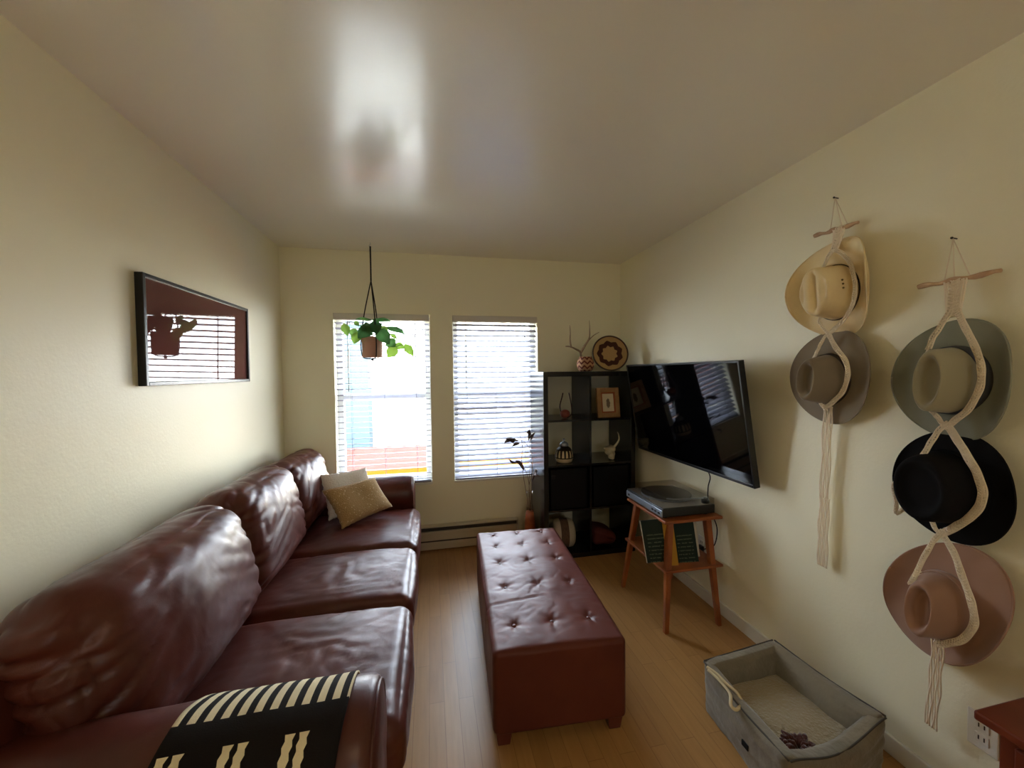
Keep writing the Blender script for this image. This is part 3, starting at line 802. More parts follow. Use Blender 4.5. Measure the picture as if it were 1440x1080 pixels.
# bottom row
o = bmesh.new()
lathe(o, [(0.0, -0.085), (0.085, -0.085), (0.105, -0.07), (0.112, -0.04), (0.115, 0.0), (0.112, 0.04), (0.105, 0.07), (0.085, 0.085), (0.0, 0.085)], (0, 0, 0), 36, 'X')
o.transform(Matrix.Translation((1.045, 2.965, R4 + 0.117)) @ Matrix.Rotation(math.radians(-8), 4, 'Z'))
o = put('textile_roll', o, M['drum'], base=(1.045, 2.965, R4)); tag(o, 'round cream and brown banded roll standing in the bottom left cubby', 'textile roll')
bm = cushion((0.20, 0.22, 0.10), 0.03, (0, 0, 0.02), 16, lambda q, n: 0.01 * nz(q, 12, 3))
for v in bm.verts: v.co.z += -0.28 * v.co.x if v.co.z > 0 else 0
bmesh.ops.translate(bm, vec=(1.375, 2.98, R4 + 0.076), verts=bm.verts)
o = put('folded_cloth', bm, M['dark_red']); tag(o, 'dark red folded cloth in the bottom right cubby', 'cloth')

# on top
t_ = empty('woven_tray', (1.445, 2.93, KZ), 'round coiled basket tray with dark scalloped ring standing on the shelving', 'basket tray')
TM = Matrix.Translation((1.445, 2.90, KZ + 0.006)) @ Matrix.Rotation(math.radians(-10), 4, 'Z') @ Matrix.Rotation(math.radians(-12), 4, 'X')
RT = 0.146
def tray(u, v):
    a = 2 * PI * u; r = RT * v
    return TM @ Vector((r * math.cos(a), 0.03 * (1 - v * v) ** 1.0, RT + r * math.sin(a)))
bm = bmesh.new(); uvl = bm.loops.layers.uv.verify()
NU, NV = 48, 20
vs = [[bm.verts.new(tray(i / NU, (j + 0.001) / NV)) for j in range(NV + 1)] for i in range(NU)]
for i in range(NU):
    for j in range(NV):
        i2 = (i + 1) % NU
        fc = bm.faces.new((vs[i][j], vs[i2][j], vs[i2][j + 1], vs[i][j + 1]))
        for lp, (ii, jj) in zip(fc.loops, ((i, j), (i + 1, j), (i + 1, j + 1), (i, j + 1))):
            lp[uvl].uv = (0.5 + 0.5 * jj / NV * math.cos(2 * PI * ii / NU), 0.5 + 0.5 * jj / NV * math.sin(2 * PI * ii / NU))
o = put('dish', bm, M['tray'], t_); solidify(o, 0.006)
put('rim', T([tray(i / 48, 1.0) for i in range(49)], 0.0045, 8), M['band_dark'], t_)
bk = bmesh.new()
lathe(bk, [(0.0, 0), (0.045, 0), (0.058, 0.012), (0.068, 0.04), (0.070, 0.065), (0.062, 0.092), (0.052, 0.108), (0.050, 0.118), (0.047, 0.118), (0.048, 0.100), (0.0, 0.095)], (1.232, 2.93, KZ + 0.001), 40)
o = put('woven_basket', bk, M['zigzag'], base=(1.232, 2.93, KZ)); tag(o, 'small round basket with brown zigzag weave standing on the shelving', 'basket')
an = empty('antler', (1.232, 2.99, KZ), 'grey-brown forked antler standing behind the zigzag basket', 'antler')
yA = 3.03
def Ta(pts, r0, r1):
    pp = smoothpath(pts, 5); n = len(pp); return T(pp, [r0 + (r1 - r0) * i / (n - 1) for i in range(n)], 9)
put('beam', Ta([(1.245, yA, KZ + 0.004), (1.238, yA, KZ + 0.07), (1.222, yA - 0.02, KZ + 0.155), (1.175, yA - 0.03, KZ + 0.185), (1.125, yA - 0.03, KZ + 0.205), (1.088, yA - 0.03, KZ + 0.207)], 0.013, 0.004), M['antler'], an)
put('tine', Ta([(1.135, yA - 0.03, KZ + 0.20), (1.128, yA - 0.03, KZ + 0.26), (1.130, yA - 0.03, KZ + 0.32), (1.126, yA - 0.03, KZ + 0.38)], 0.008, 0.0015), M['antler'], an)
put('tine', Ta([(1.225, yA - 0.02, KZ + 0.155), (1.262, yA - 0.02, KZ + 0.215), (1.300, yA - 0.02, KZ + 0.275), (1.305, yA - 0.02, KZ + 0.34), (1.302, yA - 0.02, KZ + 0.425)], 0.011, 0.0015), M['antler'], an)
put('tine', Ta([(1.285, yA - 0.02, KZ + 0.25), (1.34, yA - 0.02, KZ + 0.30), (1.40, yA, KZ + 0.33)], 0.006, 0.0015), M['antler'], an)

# tall floor vase with dried leaves
vz = empty('floor_vase', (0.778, 3.02, 0), 'slim amber vase on the floor between heater and black shelving', 'vase')
bm = bmesh.new(); lathe(bm, [(0.0, 0), (0.042, 0.0), (0.050, 0.02), (0.052, 0.08), (0.048, 0.18), (0.038, 0.28), (0.030, 0.335)], (0.778, 3.02, 0), 32)
put('vase_body', bm, M['clay_vase'], vz)
bm = bmesh.new(); lathe(bm, [(0.030, 0.335), (0.024, 0.40), (0.022, 0.46), (0.027, 0.50)], (0.778, 3.02, 0), 28, cap=False)
o = put('vase_neck', bm, M['vase_glass'], vz, label='clear glass neck'); solidify(o, 0.002)
st = empty('dried_branch', (0.778, 3.02, 0.06), 'dried branch with curled dark leaves rising from the slim floor vase', 'dried plant')
stems = [[(0.778, 3.02, 0.34), (0.774, 3.02, 0.55), (0.740, 3.020, 0.681), (0.642, 3.000, 0.761)],
         [(0.782, 3.02, 0.34), (0.80, 3.02, 0.6), (0.801, 3.020, 0.794), (0.742, 3.020, 0.902), (0.683, 3.020, 0.928)],
         [(0.784, 3.02, 0.34), (0.774, 3.020, 0.562), (0.788, 3.020, 0.737), (0.789, 3.040, 0.879), (0.791, 3.000, 0.967)],
         [(0.786, 3.02, 0.34), (0.769, 3.000, 0.545), (0.786, 2.950, 0.638), (0.794, 2.850, 0.692)],
         [(0.775, 3.02, 0.34), (0.716, 3.020, 0.712), (0.724, 3.020, 0.857), (0.701, 3.020, 0.962)]]
for sp_ in stems: put('stem', T(smoothpath(sp_), 0.0022, 6), M['dry_stem'], st)
def dryleaf(a, b, w, curl):
    a, b = Vector(a), Vector(b); d = b - a; side = d.cross(Vector((0.3, 1, 0.2))).normalized()
    up = side.cross(d).normalized()
    def fn(u, v):
        s = 2 * u - 1; ww = w * math.sin(PI * min(1, v * 0.96 + 0.04)) ** 0.8
        return a + d * v + side * s * ww + up * (curl * (s * s) * ww * 1.5 + curl * 0.3 * d.length * math.sin(PI * v))
    o = put('dried_leaf', grid(fn, 6, 10), M['dry_leaf'], st); solidify(o, 0.0012)
dryleaf((0.689, 3.020, 0.916), (0.568, 3.000, 0.903), 0.020, 1.0)
dryleaf((0.660, 3.020, 0.941), (0.585, 3.000, 0.942), 0.018, -1.0)
dryleaf((0.700, 3.020, 0.893), (0.640, 3.040, 0.869), 0.014, 0.8)
dryleaf((0.801, 3.040, 0.931), (0.755, 3.000, 0.986), 0.018, 1.0)
dryleaf((0.787, 3.030, 0.957), (0.799, 2.900, 1.004), 0.016, -0.8)
dryleaf((0.787, 3.030, 0.974), (0.767, 3.000, 0.916), 0.012, -0.8)
dryleaf((0.729, 3.000, 0.675), (0.653, 3.000, 0.761), 0.016, 0.9)
dryleaf((0.665, 3.000, 0.743), (0.601, 3.000, 0.781), 0.010, -0.7)
dryleaf((0.780, 2.950, 0.593), (0.797, 2.840, 0.711), 0.013, 0.9)
dryleaf((0.791, 2.860, 0.695), (0.808, 2.800, 0.676), 0.011, -0.9)

# ------------------------------------------------------------------ hats on the right wall
def hat(label, cy, cz, a, b, phi, cu, cv, H, curl_p, curl_m, dip, m_brim, m_crown, m_band, band_h=0.03, dent=0.03, off=(0, 0), base_w=0.05, taper=0.2, style='pinch', eyelets=False, lean=(0.0, 0.0), tu=None, cphi=None):
    cphi = phi if cphi is None else cphi; ca, sa_ = math.cos(cphi - phi), math.sin(cphi - phi)
    tu = taper if tu is None else tu
    r = empty('cowboy_hat', (XR - 0.02, cy, cz), label, 'hat', 'hats hanging on the macrame hangers')
    cp, sp_ = math.cos(phi), math.sin(phi)
    def P(u, v, w): return Vector((XR - w, cy + u * cp - v * sp_, cz + u * sp_ + v * cp))
    ou, ov = off
    def bw(u, v, t):
        ct = u / a; st_ = v / b
        c = curl_p if u > 0 else curl_m
        k = abs(ct) ** 2.2
        return max(0.006, base_w + c * k * max(0, t - 0.15) ** 1.3 - dip * abs(st_) ** 2 * t + 0.003 * nz((u * 9, v * 9, 0), 1, cy))
    def brim(i, t):
        th = 2 * PI * i; c, s = math.cos(th), math.sin(th)
        th0 = th - (cphi - phi); uc, vc = cu * math.cos(th0), cv * math.sin(th0); u0, v0 = ou + uc * ca - vc * sa_, ov + uc * sa_ + vc * ca
        k = curl_p if c > 0 else curl_m
        u1, v1 = a * c * (1 - 0.9 * k * abs(c)), b * s
        u, v = u0 + (u1 - u0) * t, v0 + (v1 - v0) * t
        return P(u, v, bw(u, v, t))
    o = put('brim', grid(brim, 72, 16, closed_u=True), m_brim, r)
    o.data.flip_normals() if False else None
    solidify(o, 0.0035)
    def top(u, v, rho):
        # height removed by creases; u, v in crown units (-1..1)
        if style == 'cattle':
            d = dent * math.exp(-(u / 0.20) ** 2) * min(1, max(0, (1 - abs(v)) * 3))
            d += dent * 0.55 * (math.exp(-((abs(u) - 0.72) / 0.16) ** 2)) * math.exp(-((v) / 0.6) ** 2)
        elif style == 'tele':
            d = dent * (1 / (1 + math.exp((rho - 0.72) / 0.06)))
        elif style == 'flat':
            d = 0.0
        else:
            d = dent * math.exp(-(u / 0.42) ** 2) * (1 / (1 + math.exp((rho - 0.80) / 0.05)))
            d += dent * 0.5 * max(0, -v) ** 2 * math.exp(-(u / 0.5) ** 2) 
        return d
    def crown(i, s):
        th = 2 * PI * i; c, sn = math.cos(th), math.sin(th)
        if s < 0.5:
            k = s / 0.5; rho = 1 - taper * k; ru = 1 - tu * k ** 1.3; h = H * 0.9 * k
            if style in ('pinch', 'cattle') : ru *= 1 - 0.10 * k * max(0, -sn) ** 3 * (1 if style == 'pinch' else 0.4)
        else:
            k = (s - 0.5) / 0.5
            rr = 1 - k
            rho = (1 - taper) * rr; ru = (1 - tu) * rr
            e = min(1, (1 - rr) / 0.16)
            h = H * (0.9 + 0.1 * math.sin(e * PI / 2)); h -= top(rr * c, rr * sn, rr)
        u, v = cu * ru * c, cv * rho * sn
        u, v = u * ca - v * sa_, u * sa_ + v * ca
        w0 = base_w
        return P(ou + u + lean[0] * h, ov + v + lean[1] * h, w0 + h)
    o = put('crown', grid(crown, 72, 40, closed_u=True), m_crown, r)
    if m_band:
        def band(i, t):
            th = 2 * PI * i; h = 0.002 + band_h * t; k = h / (H * 0.9); rho = 1 - taper * k + 0.022; ru = 1 - tu * k ** 1.3 + 0.022
            u, v = cu * ru * math.cos(th), cv * rho * math.sin(th); u, v = u * ca - v * sa_, u * sa_ + v * ca
            return P(ou + u + lean[0] * h, ov + v + lean[1] * h, base_w + h)
        o = put('hat_band', grid(band, 60, 3, closed_u=True), m_band, r); solidify(o, 0.002)
    if eyelets:
        for j, vv in enumerate((-0.016, 0.0, 0.016)):
            h = H * 0.52; rho = 1 - tu * (h / (H * 0.9)) ** 1.3 + 0.004; ang = PI + 0.05
            u = -cu * rho * math.sqrt(max(0, 1 - ((vv + 0.012) / cv) ** 2))
            bm = bmesh.new(); bmesh.ops.create_uvsphere(bm, u_segments=10, v_segments=6, radius=0.004)
            bmesh.ops.translate(bm, vec=P(ou + u, ov + vv + 0.012, base_w + h), verts=bm.verts)
            put('eyelet', bm, M['eyelet'], r)
    # rolled edge of the brim
    put('brim_edge', T([brim(i / 72, 1.0) for i in range(73)], 0.0028, 6), m_brim, r)
    return r
hat('cream straw cowboy hat with three eyelets, topmost on the shorter macrame hanger', 1.290, 1.808, 0.190, 0.200, math.radians(-4), 0.090, 0.112, 0.125, 0.10, 0.13, 0.03,
    M['straw'], M['straw'], M['band_dark'], band_h=0.006, dent=0.022, style='cattle', eyelets=True, taper=0.14, tu=0.3, off=(0.0, -0.022))
hat('grey-brown felt hat hanging below the straw hat', 1.308, 1.435, 0.168, 0.196, math.radians(6), 0.090, 0.108, 0.125, 0.03, 0.03, 0.02,
    M['felt_grey'], M['felt_grey'], M['band_dark'], band_h=0.02, dent=0.035, style='tele', taper=0.2, tu=0.52, off=(0.008, -0.01))
hat('sage green felt hat with slate band, topmost on the longer macrame hanger', 0.915, 1.430, 0.156, 0.194, math.radians(4), 0.086, 0.108, 0.125, 0.05, 0.07, 0.02,
    M['felt_sage'], M['felt_sage_crown'], M['band_blue'], band_h=0.035, dent=0.035, style='tele', taper=0.10, tu=0.55)
hat('black felt hat hanging between the sage green hat and the dusty rose hat', 0.918, 1.082, 0.152, 0.180, 0.0, 0.104, 0.118, 0.125, 0.02, 0.02, 0.02,
    M['felt_black'], M['felt_black'], M['felt_black'], band_h=0.02, dent=0.02, style='tele', taper=0.12, tu=0.3, off=(0.012, 0.0))
hat('dusty rose felt hat, lowest on the longer macrame hanger', 0.928, 0.692, 0.152, 0.218, math.radians(24), 0.082, 0.112, 0.115, 0.04, 0.05, 0.02,
    M['felt_rose'], M['felt_rose'], M['felt_rose'], band_h=0.02, dent=0.035, style='tele', taper=0.16, tu=0.52, cphi=math.radians(6), off=(0.0, -0.008))

# ------------------------------------------------------------------ macrame hangers
def strand_bundle(bm, path, width, n, r, wave=0.0, seed=0, knots=False, flat=None):
    """n cords side by side along path; width may be a list"""
    path = smoothpath(path, 7); N = len(path)
    w = width if isinstance(width, (list, tuple)) else None
    for k in range(n):
        f = (k - (n - 1) / 2) / max(1, (n - 1) / 2) if n > 1 else 0
        pts = []
        for i, p in enumerate(path):
            d = (path[min(i + 1, N - 1)] - path[max(i - 1, 0)]).normalized()
            side = d.cross(Vector((1, 0, 0)));
            if side.length < 1e-4: side = Vector((0, 1, 0))
            side.normalize()
            ww = width if w is None else w[0] + (w[-1] - w[0]) * i / (N - 1) if len(w) == 2 else w[min(len(w) - 1, int(i / N * len(w)))]
            pts.append(p + side * (f * ww / 2 + wave * math.sin(i * 0.7 + k * 1.9 + seed)) + Vector((-1, 0, 0)) * (0.001 * math.sin(i * 0.9 + k * PI + seed) if knots else 0.001 * (k % 2)))
        tube(bm, pts, r, 6)
def chevrons(bm, path, width, r, step=0.011):
    path = smoothpath(path, 7); L = sum((b - a).length for a, b in zip(path, path[1:])); acc = 0; nxt = step / 2
    for a, b in zip(path, path[1:]):
        l = (b - a).length; d = (b - a).normalized(); side = d.cross(Vector((1, 0, 0))).normalized()
        while acc + l > nxt:
            p = a + d * (nxt - acc); o = Vector((-0.0035, 0, 0))
            tube(bm, [p - side * width / 2 - d * step * 0.7 + o * 0.6, p + o * 1.4, p + side * width / 2 - d * step * 0.7 + o * 0.6], r, 5)
            nxt += step
        acc += l
def hanger(base, label, nail, stick_a, stick_b, top_ties, panel, straps, tassels):
    r = empty('macrame_hat_hanger', base, label, 'hat hanger', 'macrame hat hangers on the right wall')
    n0 = Vector(nail)
    bm = T([n0 + Vector((0.01, 0, 0)), n0 + Vector((-0.02, 0, 0.002))], 0.002, 6); bmesh.ops.create_uvsphere(bm, u_segments=8, v_segments=6, radius=0.004, matrix=Matrix.Translation(n0 + Vector((-0.02, 0, 0.002))))
    o = put('nail', bm, M['dark_slot'], r)
    sa, sb = Vector(stick_a), Vector(stick_b)
    pts = [sa.lerp(sb, i / 14) + Vector((0.002 * math.sin(i * 1.7), 0, 0.0025 * math.sin(i * 1.1))) for i in range(15)]
    put('dowel', T(pts, [0.0075 + 0.0018 * math.sin(i * 1.3) for i in range(15)], 10), M['driftwood'], r)
    nn = n0 + Vector((-0.014, 0, 0.0))
    for q in top_ties: put('hanging_cord', T([nn, Vector(q)], 0.0016, 6), M['cream_cord'], r)
    bm = bmesh.new()
    for path, w in panel:
        n = max(3, int((w if not isinstance(w, (list, tuple)) else max(w)) / 0.0055)); strand_bundle(bm, path, w, n, 0.0028, 0.0006, 1, True)
        chevrons(bm, path, (w if not isinstance(w, (list, tuple)) else min(w)) * 0.9, 0.0022)
    put('knotted_panel', bm, M['cream_cord'], r)
    for path, w in straps:
        bm = bmesh.new(); strand_bundle(bm, path, w * 0.58, max(3, int(w * 0.58 / 0.0034)), 0.0026, 0.0004, 2, True); chevrons(bm, path, w * 0.56, 0.0016, 0.009); put('strap', bm, M['cream_cord'], r)
    for path, w, n in tassels:
        bm = bmesh.new(); strand_bundle(bm, path, w, n, 0.0026, 0.0024, 5); put('tassel', bm, M['cream_cord'], r)
    return r
hanger((1.68, 1.32, 1.0), 'shorter macrame hanger holding the straw hat and the grey-brown hat', (1.697, 1.325, 2.191),
    (1.655, 1.390, 2.053), (1.655, 1.212, 2.044), [(1.655, 1.320, 2.061), (1.655, 1.274, 2.053), (1.655, 1.252, 2.051)],
    [([(1.650, 1.281, 2.053), (1.645, 1.282, 2.007), (1.640, 1.295, 1.955)], [0.05, 0.02])],
    [([(1.640, 1.295, 1.967), (1.635, 1.314, 1.937), (1.600, 1.303, 1.891)], 0.020),
     ([(1.640, 1.295, 1.967), (1.620, 1.229, 1.912), (1.595, 1.183, 1.835), (1.590, 1.173, 1.751), (1.600, 1.205, 1.683), (1.615, 1.259, 1.640), (1.620, 1.292, 1.618)], 0.020),
     ([(1.600, 1.303, 1.891), (1.642, 1.345, 1.89), (1.642, 1.384, 1.80), (1.642, 1.345, 1.715), (1.615, 1.330, 1.672), (1.610, 1.301, 1.633), (1.610, 1.278, 1.601)], 0.014),
     ([(1.620, 1.266, 1.641), (1.615, 1.305, 1.604), (1.610, 1.321, 1.570), (1.610, 1.336, 1.540), (1.642, 1.385, 1.50), (1.642, 1.414, 1.435), (1.642, 1.38, 1.36), (1.610, 1.327, 1.338), (1.610, 1.309, 1.318), (1.620, 1.299, 1.295)], 0.015),
     ([(1.610, 1.283, 1.608), (1.610, 1.254, 1.553), (1.600, 1.210, 1.500), (1.600, 1.202, 1.439), (1.605, 1.226, 1.376), (1.610, 1.268, 1.333), (1.620, 1.302, 1.309)], 0.026)],
    [([(1.625, 1.294, 1.319), (1.655, 1.323, 1.224), (1.665, 1.335, 1.068), (1.668, 1.344, 0.910)], 0.036, 7),
     ([(1.668, 1.338, 0.912), (1.668, 1.343, 0.816), (1.668, 1.345, 0.705), (1.668, 1.346, 0.606)], 0.042, 10)])
hanger((1.68, 0.93, 0.6), 'longer macrame hanger holding the sage, black and dusty rose hats', (1.697, 0.945, 1.893),
    (1.655, 1.018, 1.750), (1.655, 0.820, 1.755), [(1.655, 0.949, 1.753), (1.655, 0.924, 1.756), (1.655, 0.886, 1.754)],
    [([(1.650, 0.919, 1.751), (1.645, 0.917, 1.691), (1.640, 0.917, 1.632)], [0.055, 0.030])],
    [([(1.640, 0.921, 1.660), (1.625, 0.934, 1.614), (1.600, 0.942, 1.568), (1.580, 0.941, 1.531)], 0.022),
     ([(1.640, 0.907, 1.653), (1.610, 0.870, 1.590), (1.600, 0.841, 1.527), (1.585, 0.820, 1.463), (1.585, 0.824, 1.405), (1.595, 0.851, 1.345), (1.610, 0.891, 1.303), (1.620, 0.913, 1.281)], 0.024),
     ([(1.600, 0.953, 1.532), (1.642, 0.980, 1.515), (1.642, 1.004, 1.43), (1.642, 0.975, 1.34), (1.590, 0.925, 1.318), (1.610, 0.920, 1.292), (1.610, 0.904, 1.276)], 0.018),
     ([(1.610, 0.904, 1.297), (1.600, 0.923, 1.267), (1.590, 0.938, 1.223), (1.580, 0.949, 1.184)], 0.020),
     ([(1.610, 0.904, 1.283), (1.600, 0.874, 1.239), (1.590, 0.842, 1.189), (1.585, 0.816, 1.132), (1.585, 0.812, 1.078), (1.595, 0.836, 1.026), (1.605, 0.877, 0.974), (1.615, 0.922, 0.927)], 0.030),
     ([(1.600, 0.937, 0.972), (1.610, 0.930, 0.943), (1.610, 0.912, 0.927)], 0.016),
     ([(1.590, 0.955, 1.182), (1.640, 0.99, 1.15), (1.635, 1.025, 1.10), (1.600, 1.042, 1.057), (1.590, 1.028, 1.004), (1.615, 1.041, 0.954), (1.64, 1.0, 1.02), (1.64, 0.96, 0.975), (1.615, 0.946, 0.967)], 0.016),
     ([(1.610, 0.912, 0.946), (1.600, 0.931, 0.901), (1.590, 0.949, 0.837), (1.560, 0.964, 0.746)], 0.018),
     ([(1.585, 0.979, 0.735), (1.645, 0.985, 0.765), (1.645, 1.008, 0.695), (1.645, 0.985, 0.63), (1.64, 0.94, 0.595), (1.610, 0.923, 0.563)], 0.016),
     ([(1.610, 0.915, 0.935), (1.600, 0.881, 0.893), (1.590, 0.852, 0.826), (1.590, 0.830, 0.755), (1.590, 0.825, 0.696), (1.600, 0.853, 0.631), (1.605, 0.892, 0.588), (1.605, 0.920, 0.566)], 0.026)],
    [([(1.605, 0.915, 0.572), (1.630, 0.933, 0.470), (1.650, 0.949, 0.357), (1.660, 0.962, 0.241)], 0.030, 8)])

# ------------------------------------------------------------------ television
tvw, tvh = 1.10, 0.66
TVM = Matrix.Translation((1.548, 2.188, 1.191)) @ Matrix.Rotation(math.radians(0.6), 4, 'Z') @ Matrix.Rotation(0.160, 4, 'Y').inverted()
# local frame: -X is the face, Y runs along the wall, Z up
tv = empty('wall_mounted_tv', (1.60, 2.188, 0.87), 'black flat television tilted downward on the right wall', 'television')
def loc(lst, Mx, bev=0.0):
    bm = boxes(lst, bev); bm.transform(Mx); return bm
bz = 0.010
put('bezel', loc([(-0.004, 0.03, -tvw / 2, -tvw / 2 + bz, -tvh / 2, tvh / 2), (-0.004, 0.03, tvw / 2 - bz, tvw / 2, -tvh / 2, tvh / 2), (-0.004, 0.03, -tvw / 2 + bz, tvw / 2 - bz, tvh / 2 - bz, tvh / 2), (-0.004, 0.03, -tvw / 2 + bz, tvw / 2 - bz, -tvh / 2, -tvh / 2 + 0.016)], TVM, 0.002), M['black_plastic'], tv, smooth=False)
put('screen', loc([(0.0, 0.012, -tvw / 2 + bz, tvw / 2 - bz, -tvh / 2 + 0.016, tvh / 2 - bz)], TVM), M['screen'], tv, smooth=False)
put('rear_housing', loc([(0.012, 0.034, -tvw / 2 + 0.012, tvw / 2 - 0.012, -tvh / 2 + 0.012, tvh / 2 - 0.012), (0.034, 0.06, -0.33, 0.33, -tvh / 2 + 0.03, 0.08)], TVM, 0.004), M['black_plastic'], tv, smooth=False)
put('wall_bracket', boxes([(XR - 0.02, XR - 0.001, 2.0, 2.38, 1.08, 1.32), (1.60, XR - 0.02, 2.06, 2.09, 1.14, 1.28), (1.60, XR - 0.02, 2.28, 2.31, 1.14, 1.28)]), M['black_plastic'], tv, smooth=False)
cb = empty('television_cable', (1.67, 2.02, 0.4), 'thin black cable dropping from the television behind the record stand', 'cable')
put('cord', T(smoothpath([(1.645, 2.06, 0.885), (1.665, 2.035, 0.82), (1.675, 2.065, 0.74), (1.685, 2.07, 0.62), (1.685, 2.00, 0.52), (1.685, 2.02, 0.40), (1.685, 2.10, 0.34), (1.69, 2.14, 0.32)]), 0.0032, 7), M['black_cord'], cb)
put('plug', B(1.672, 1.695, 2.12, 2.16, 0.30, 0.345, bev=0.004), M['black_plastic'], cb, smooth=False)
def outlet(y, z, label):
    r = empty('wall_outlet', (XR, y, z - 0.057), label, 'outlet', 'white outlets on the right wall')
    put('plate', B(XR - 0.007, XR - 0.0005, y - 0.036, y + 0.036, z - 0.058, z + 0.058, bev=0.003), M['outlet'], r, smooth=False)
    for dz in (-0.02, 0.02):
        s = put('socket', B(XR - 0.010, XR - 0.006, y - 0.017, y + 0.017, z + dz - 0.015, z + dz + 0.015, bev=0.002), M['outlet'], r, smooth=False)
        put('slot', boxes([(XR - 0.0108, XR - 0.0095, y - 0.008, y - 0.005, z + dz - 0.005, z + dz + 0.008), (XR - 0.0108, XR - 0.0095, y + 0.005, y + 0.008, z + dz - 0.005, z + dz + 0.008)]), M['dark_slot'], s, smooth=False)
outlet(0.853, 0.312, 'white wall outlet beside the reddish wooden side table')
outlet(2.14, 0.345, 'white wall outlet behind the record stand with a black plug in it')

# ------------------------------------------------------------------ record stand
SX0, SX1, SY0, SY1, SZ = 1.292, 1.672, 1.935, 2.372, 0.612
rs = empty('record_player_stand', ((SX0 + SX1) / 2, (SY0 + SY1) / 2, 0), 'orange wooden two-tier side stand with splayed legs below the television', 'stand')
put('stand_top', B(SX0, SX1, SY0, SY1, SZ - 0.018, SZ, bev=0.004), M['orange_wood'], rs, smooth=False)
lz = 0.335
put('lower_shelf', B(SX0 - 0.010, SX1 - 0.012, SY0 - 0.02, SY1 + 0.01, lz - 0.016, lz, bev=0.004), M['orange_wood'], rs, smooth=False)
for (tx, ty, fx, fy) in ((SX0 + 0.055, SY0 + 0.045, 1.268, 1.892), (SX1 - 0.075, SY0 + 0.045, 1.604, 1.885), (SX0 + 0.055, SY1 - 0.05, 1.262, 2.372), (SX1 - 0.075, SY1 - 0.05, 1.645, 2.40)):
    t1 = Vector((tx, ty, SZ - 0.018)); t0 = Vector((fx, fy, 0.0))
    bm = bmesh.new()
    q = []
    for p, h in ((t0, 0.0125), (t1, 0.019)):
        q.append([bm.verts.new(p + Vector((sx * h, sy * h, 0))) for sx, sy in ((-1, -1), (1, -1), (1, 1), (-1, 1))])
    for k in range(4): bm.faces.new((q[0][k], q[0][(k + 1) % 4], q[1][(k + 1) % 4], q[1][k]))
    bm.faces.new(q[0][::-1]); bm.faces.new(q[1])
    bmesh.ops.bevel(bm, geom=bm.edges[:], offset=0.003, segments=2, affect='EDGES')
    put('leg', bm, M['orange_wood'], rs, smooth=False)
# turntable
TX0, TX1, TY0, TY1 = 1.290, 1.640, 1.962, 2.372
tz = SZ + 0.012
tt = empty('turntable', ((TX0 + TX1) / 2, (TY0 + TY1) / 2, SZ), 'black turntable with silver front and clear dust cover on the orange stand', 'record player')
put('plinth', B(TX0 + 0.004, TX1, TY0, TY1, tz, tz + 0.052, bev=0.005), M['black_plastic'], tt, smooth=False)
M['mat_grey'] = mat('grey_rubber_mat', rgb(80, 77, 72), 0.6); M['deck'] = mat('dark_grey_deck', rgb(150, 146, 138), 0.4)
put('deck_plate', B(TX0 + 0.012, TX1 - 0.008, TY0 + 0.008, TY1 - 0.008, tz + 0.052, tz + 0.0535), M['deck'], tt, smooth=False)
put('front_strip', B(TX0 - 0.002, TX0 + 0.006, TY0 + 0.002, TY1 - 0.002, tz + 0.002, tz + 0.040, bev=0.002), M['silver'], tt, smooth=False)
for k, yy in enumerate((TY0 + 0.02, TY0 + 0.055, TY0 + 0.085, TY1 - 0.045)):
    put('button', B(TX0 - 0.005, TX0 - 0.001, yy, yy + 0.018, tz + 0.015, tz + 0.027, bev=0.001), M['black_plastic'], tt, smooth=False)
for x, y in ((TX0 + 0.04, TY0 + 0.04), (TX1 - 0.04, TY0 + 0.04), (TX0 + 0.04, TY1 - 0.04), (TX1 - 0.04, TY1 - 0.04)):
    bm = bmesh.new(); lathe(bm, [(0.018, 0), (0.02, 0.004), (0.02, 0.013)], (x, y, SZ), 20); put('foot', bm, M['black_plastic'], tt)
bm = bmesh.new(); lathe(bm, [(0.0, 0), (0.148, 0), (0.150, 0.003), (0.150, 0.012), (0.146, 0.014), (0.0, 0.014)], (1.463, 2.185, tz + 0.052), 48)
pl_ = put('platter', bm, M['silver'], tt, flat_angle=0.6)
bm = bmesh.new(); lathe(bm, [(0.0, 0), (0.150, 0), (0.150, 0.003), (0.0, 0.003)], (1.463, 2.185, tz + 0.0665), 48)
put('slip_mat', bm, M['mat_grey'], tt, flat_angle=0.6)
put('tonearm', T(smoothpath([(1.60, 1.995, tz + 0.082), (1.50, 2.0, tz + 0.084), (1.42, 2.02, tz + 0.080), (1.385, 2.06, tz + 0.074)]), 0.0045, 8), M['silver'], tt)
bm = bmesh.new(); lathe(bm, [(0.022, 0), (0.022, 0.02), (0.014, 0.034), (0.0, 0.036)], (1.60, 1.995, tz + 0.052), 20); put('tonearm_base', bm, M['black_plastic'], tt)
c0, c1 = tz + 0.053, tz + 0.090
o = put('dust_cover', boxes([(TX0 + 0.004, TX1 - 0.002, TY0 + 0.003, TY1 - 0.003, c1 - 0.003, c1), (TX0 + 0.004, TX0 + 0.007, TY0 + 0.003, TY1 - 0.003, c0, c1 - 0.003), (TX1 - 0.005, TX1 - 0.002, TY0 + 0.003, TY1 - 0.003, c0, c1 - 0.003), (TX0 + 0.007, TX1 - 0.005, TY0 + 0.003, TY0 + 0.006, c0, c1 - 0.003), (TX0 + 0.007, TX1 - 0.005, TY1 - 0.006, TY1 - 0.003, c0, c1 - 0.003)]), M['acrylic'], tt, smooth=False, label='clear dust cover')
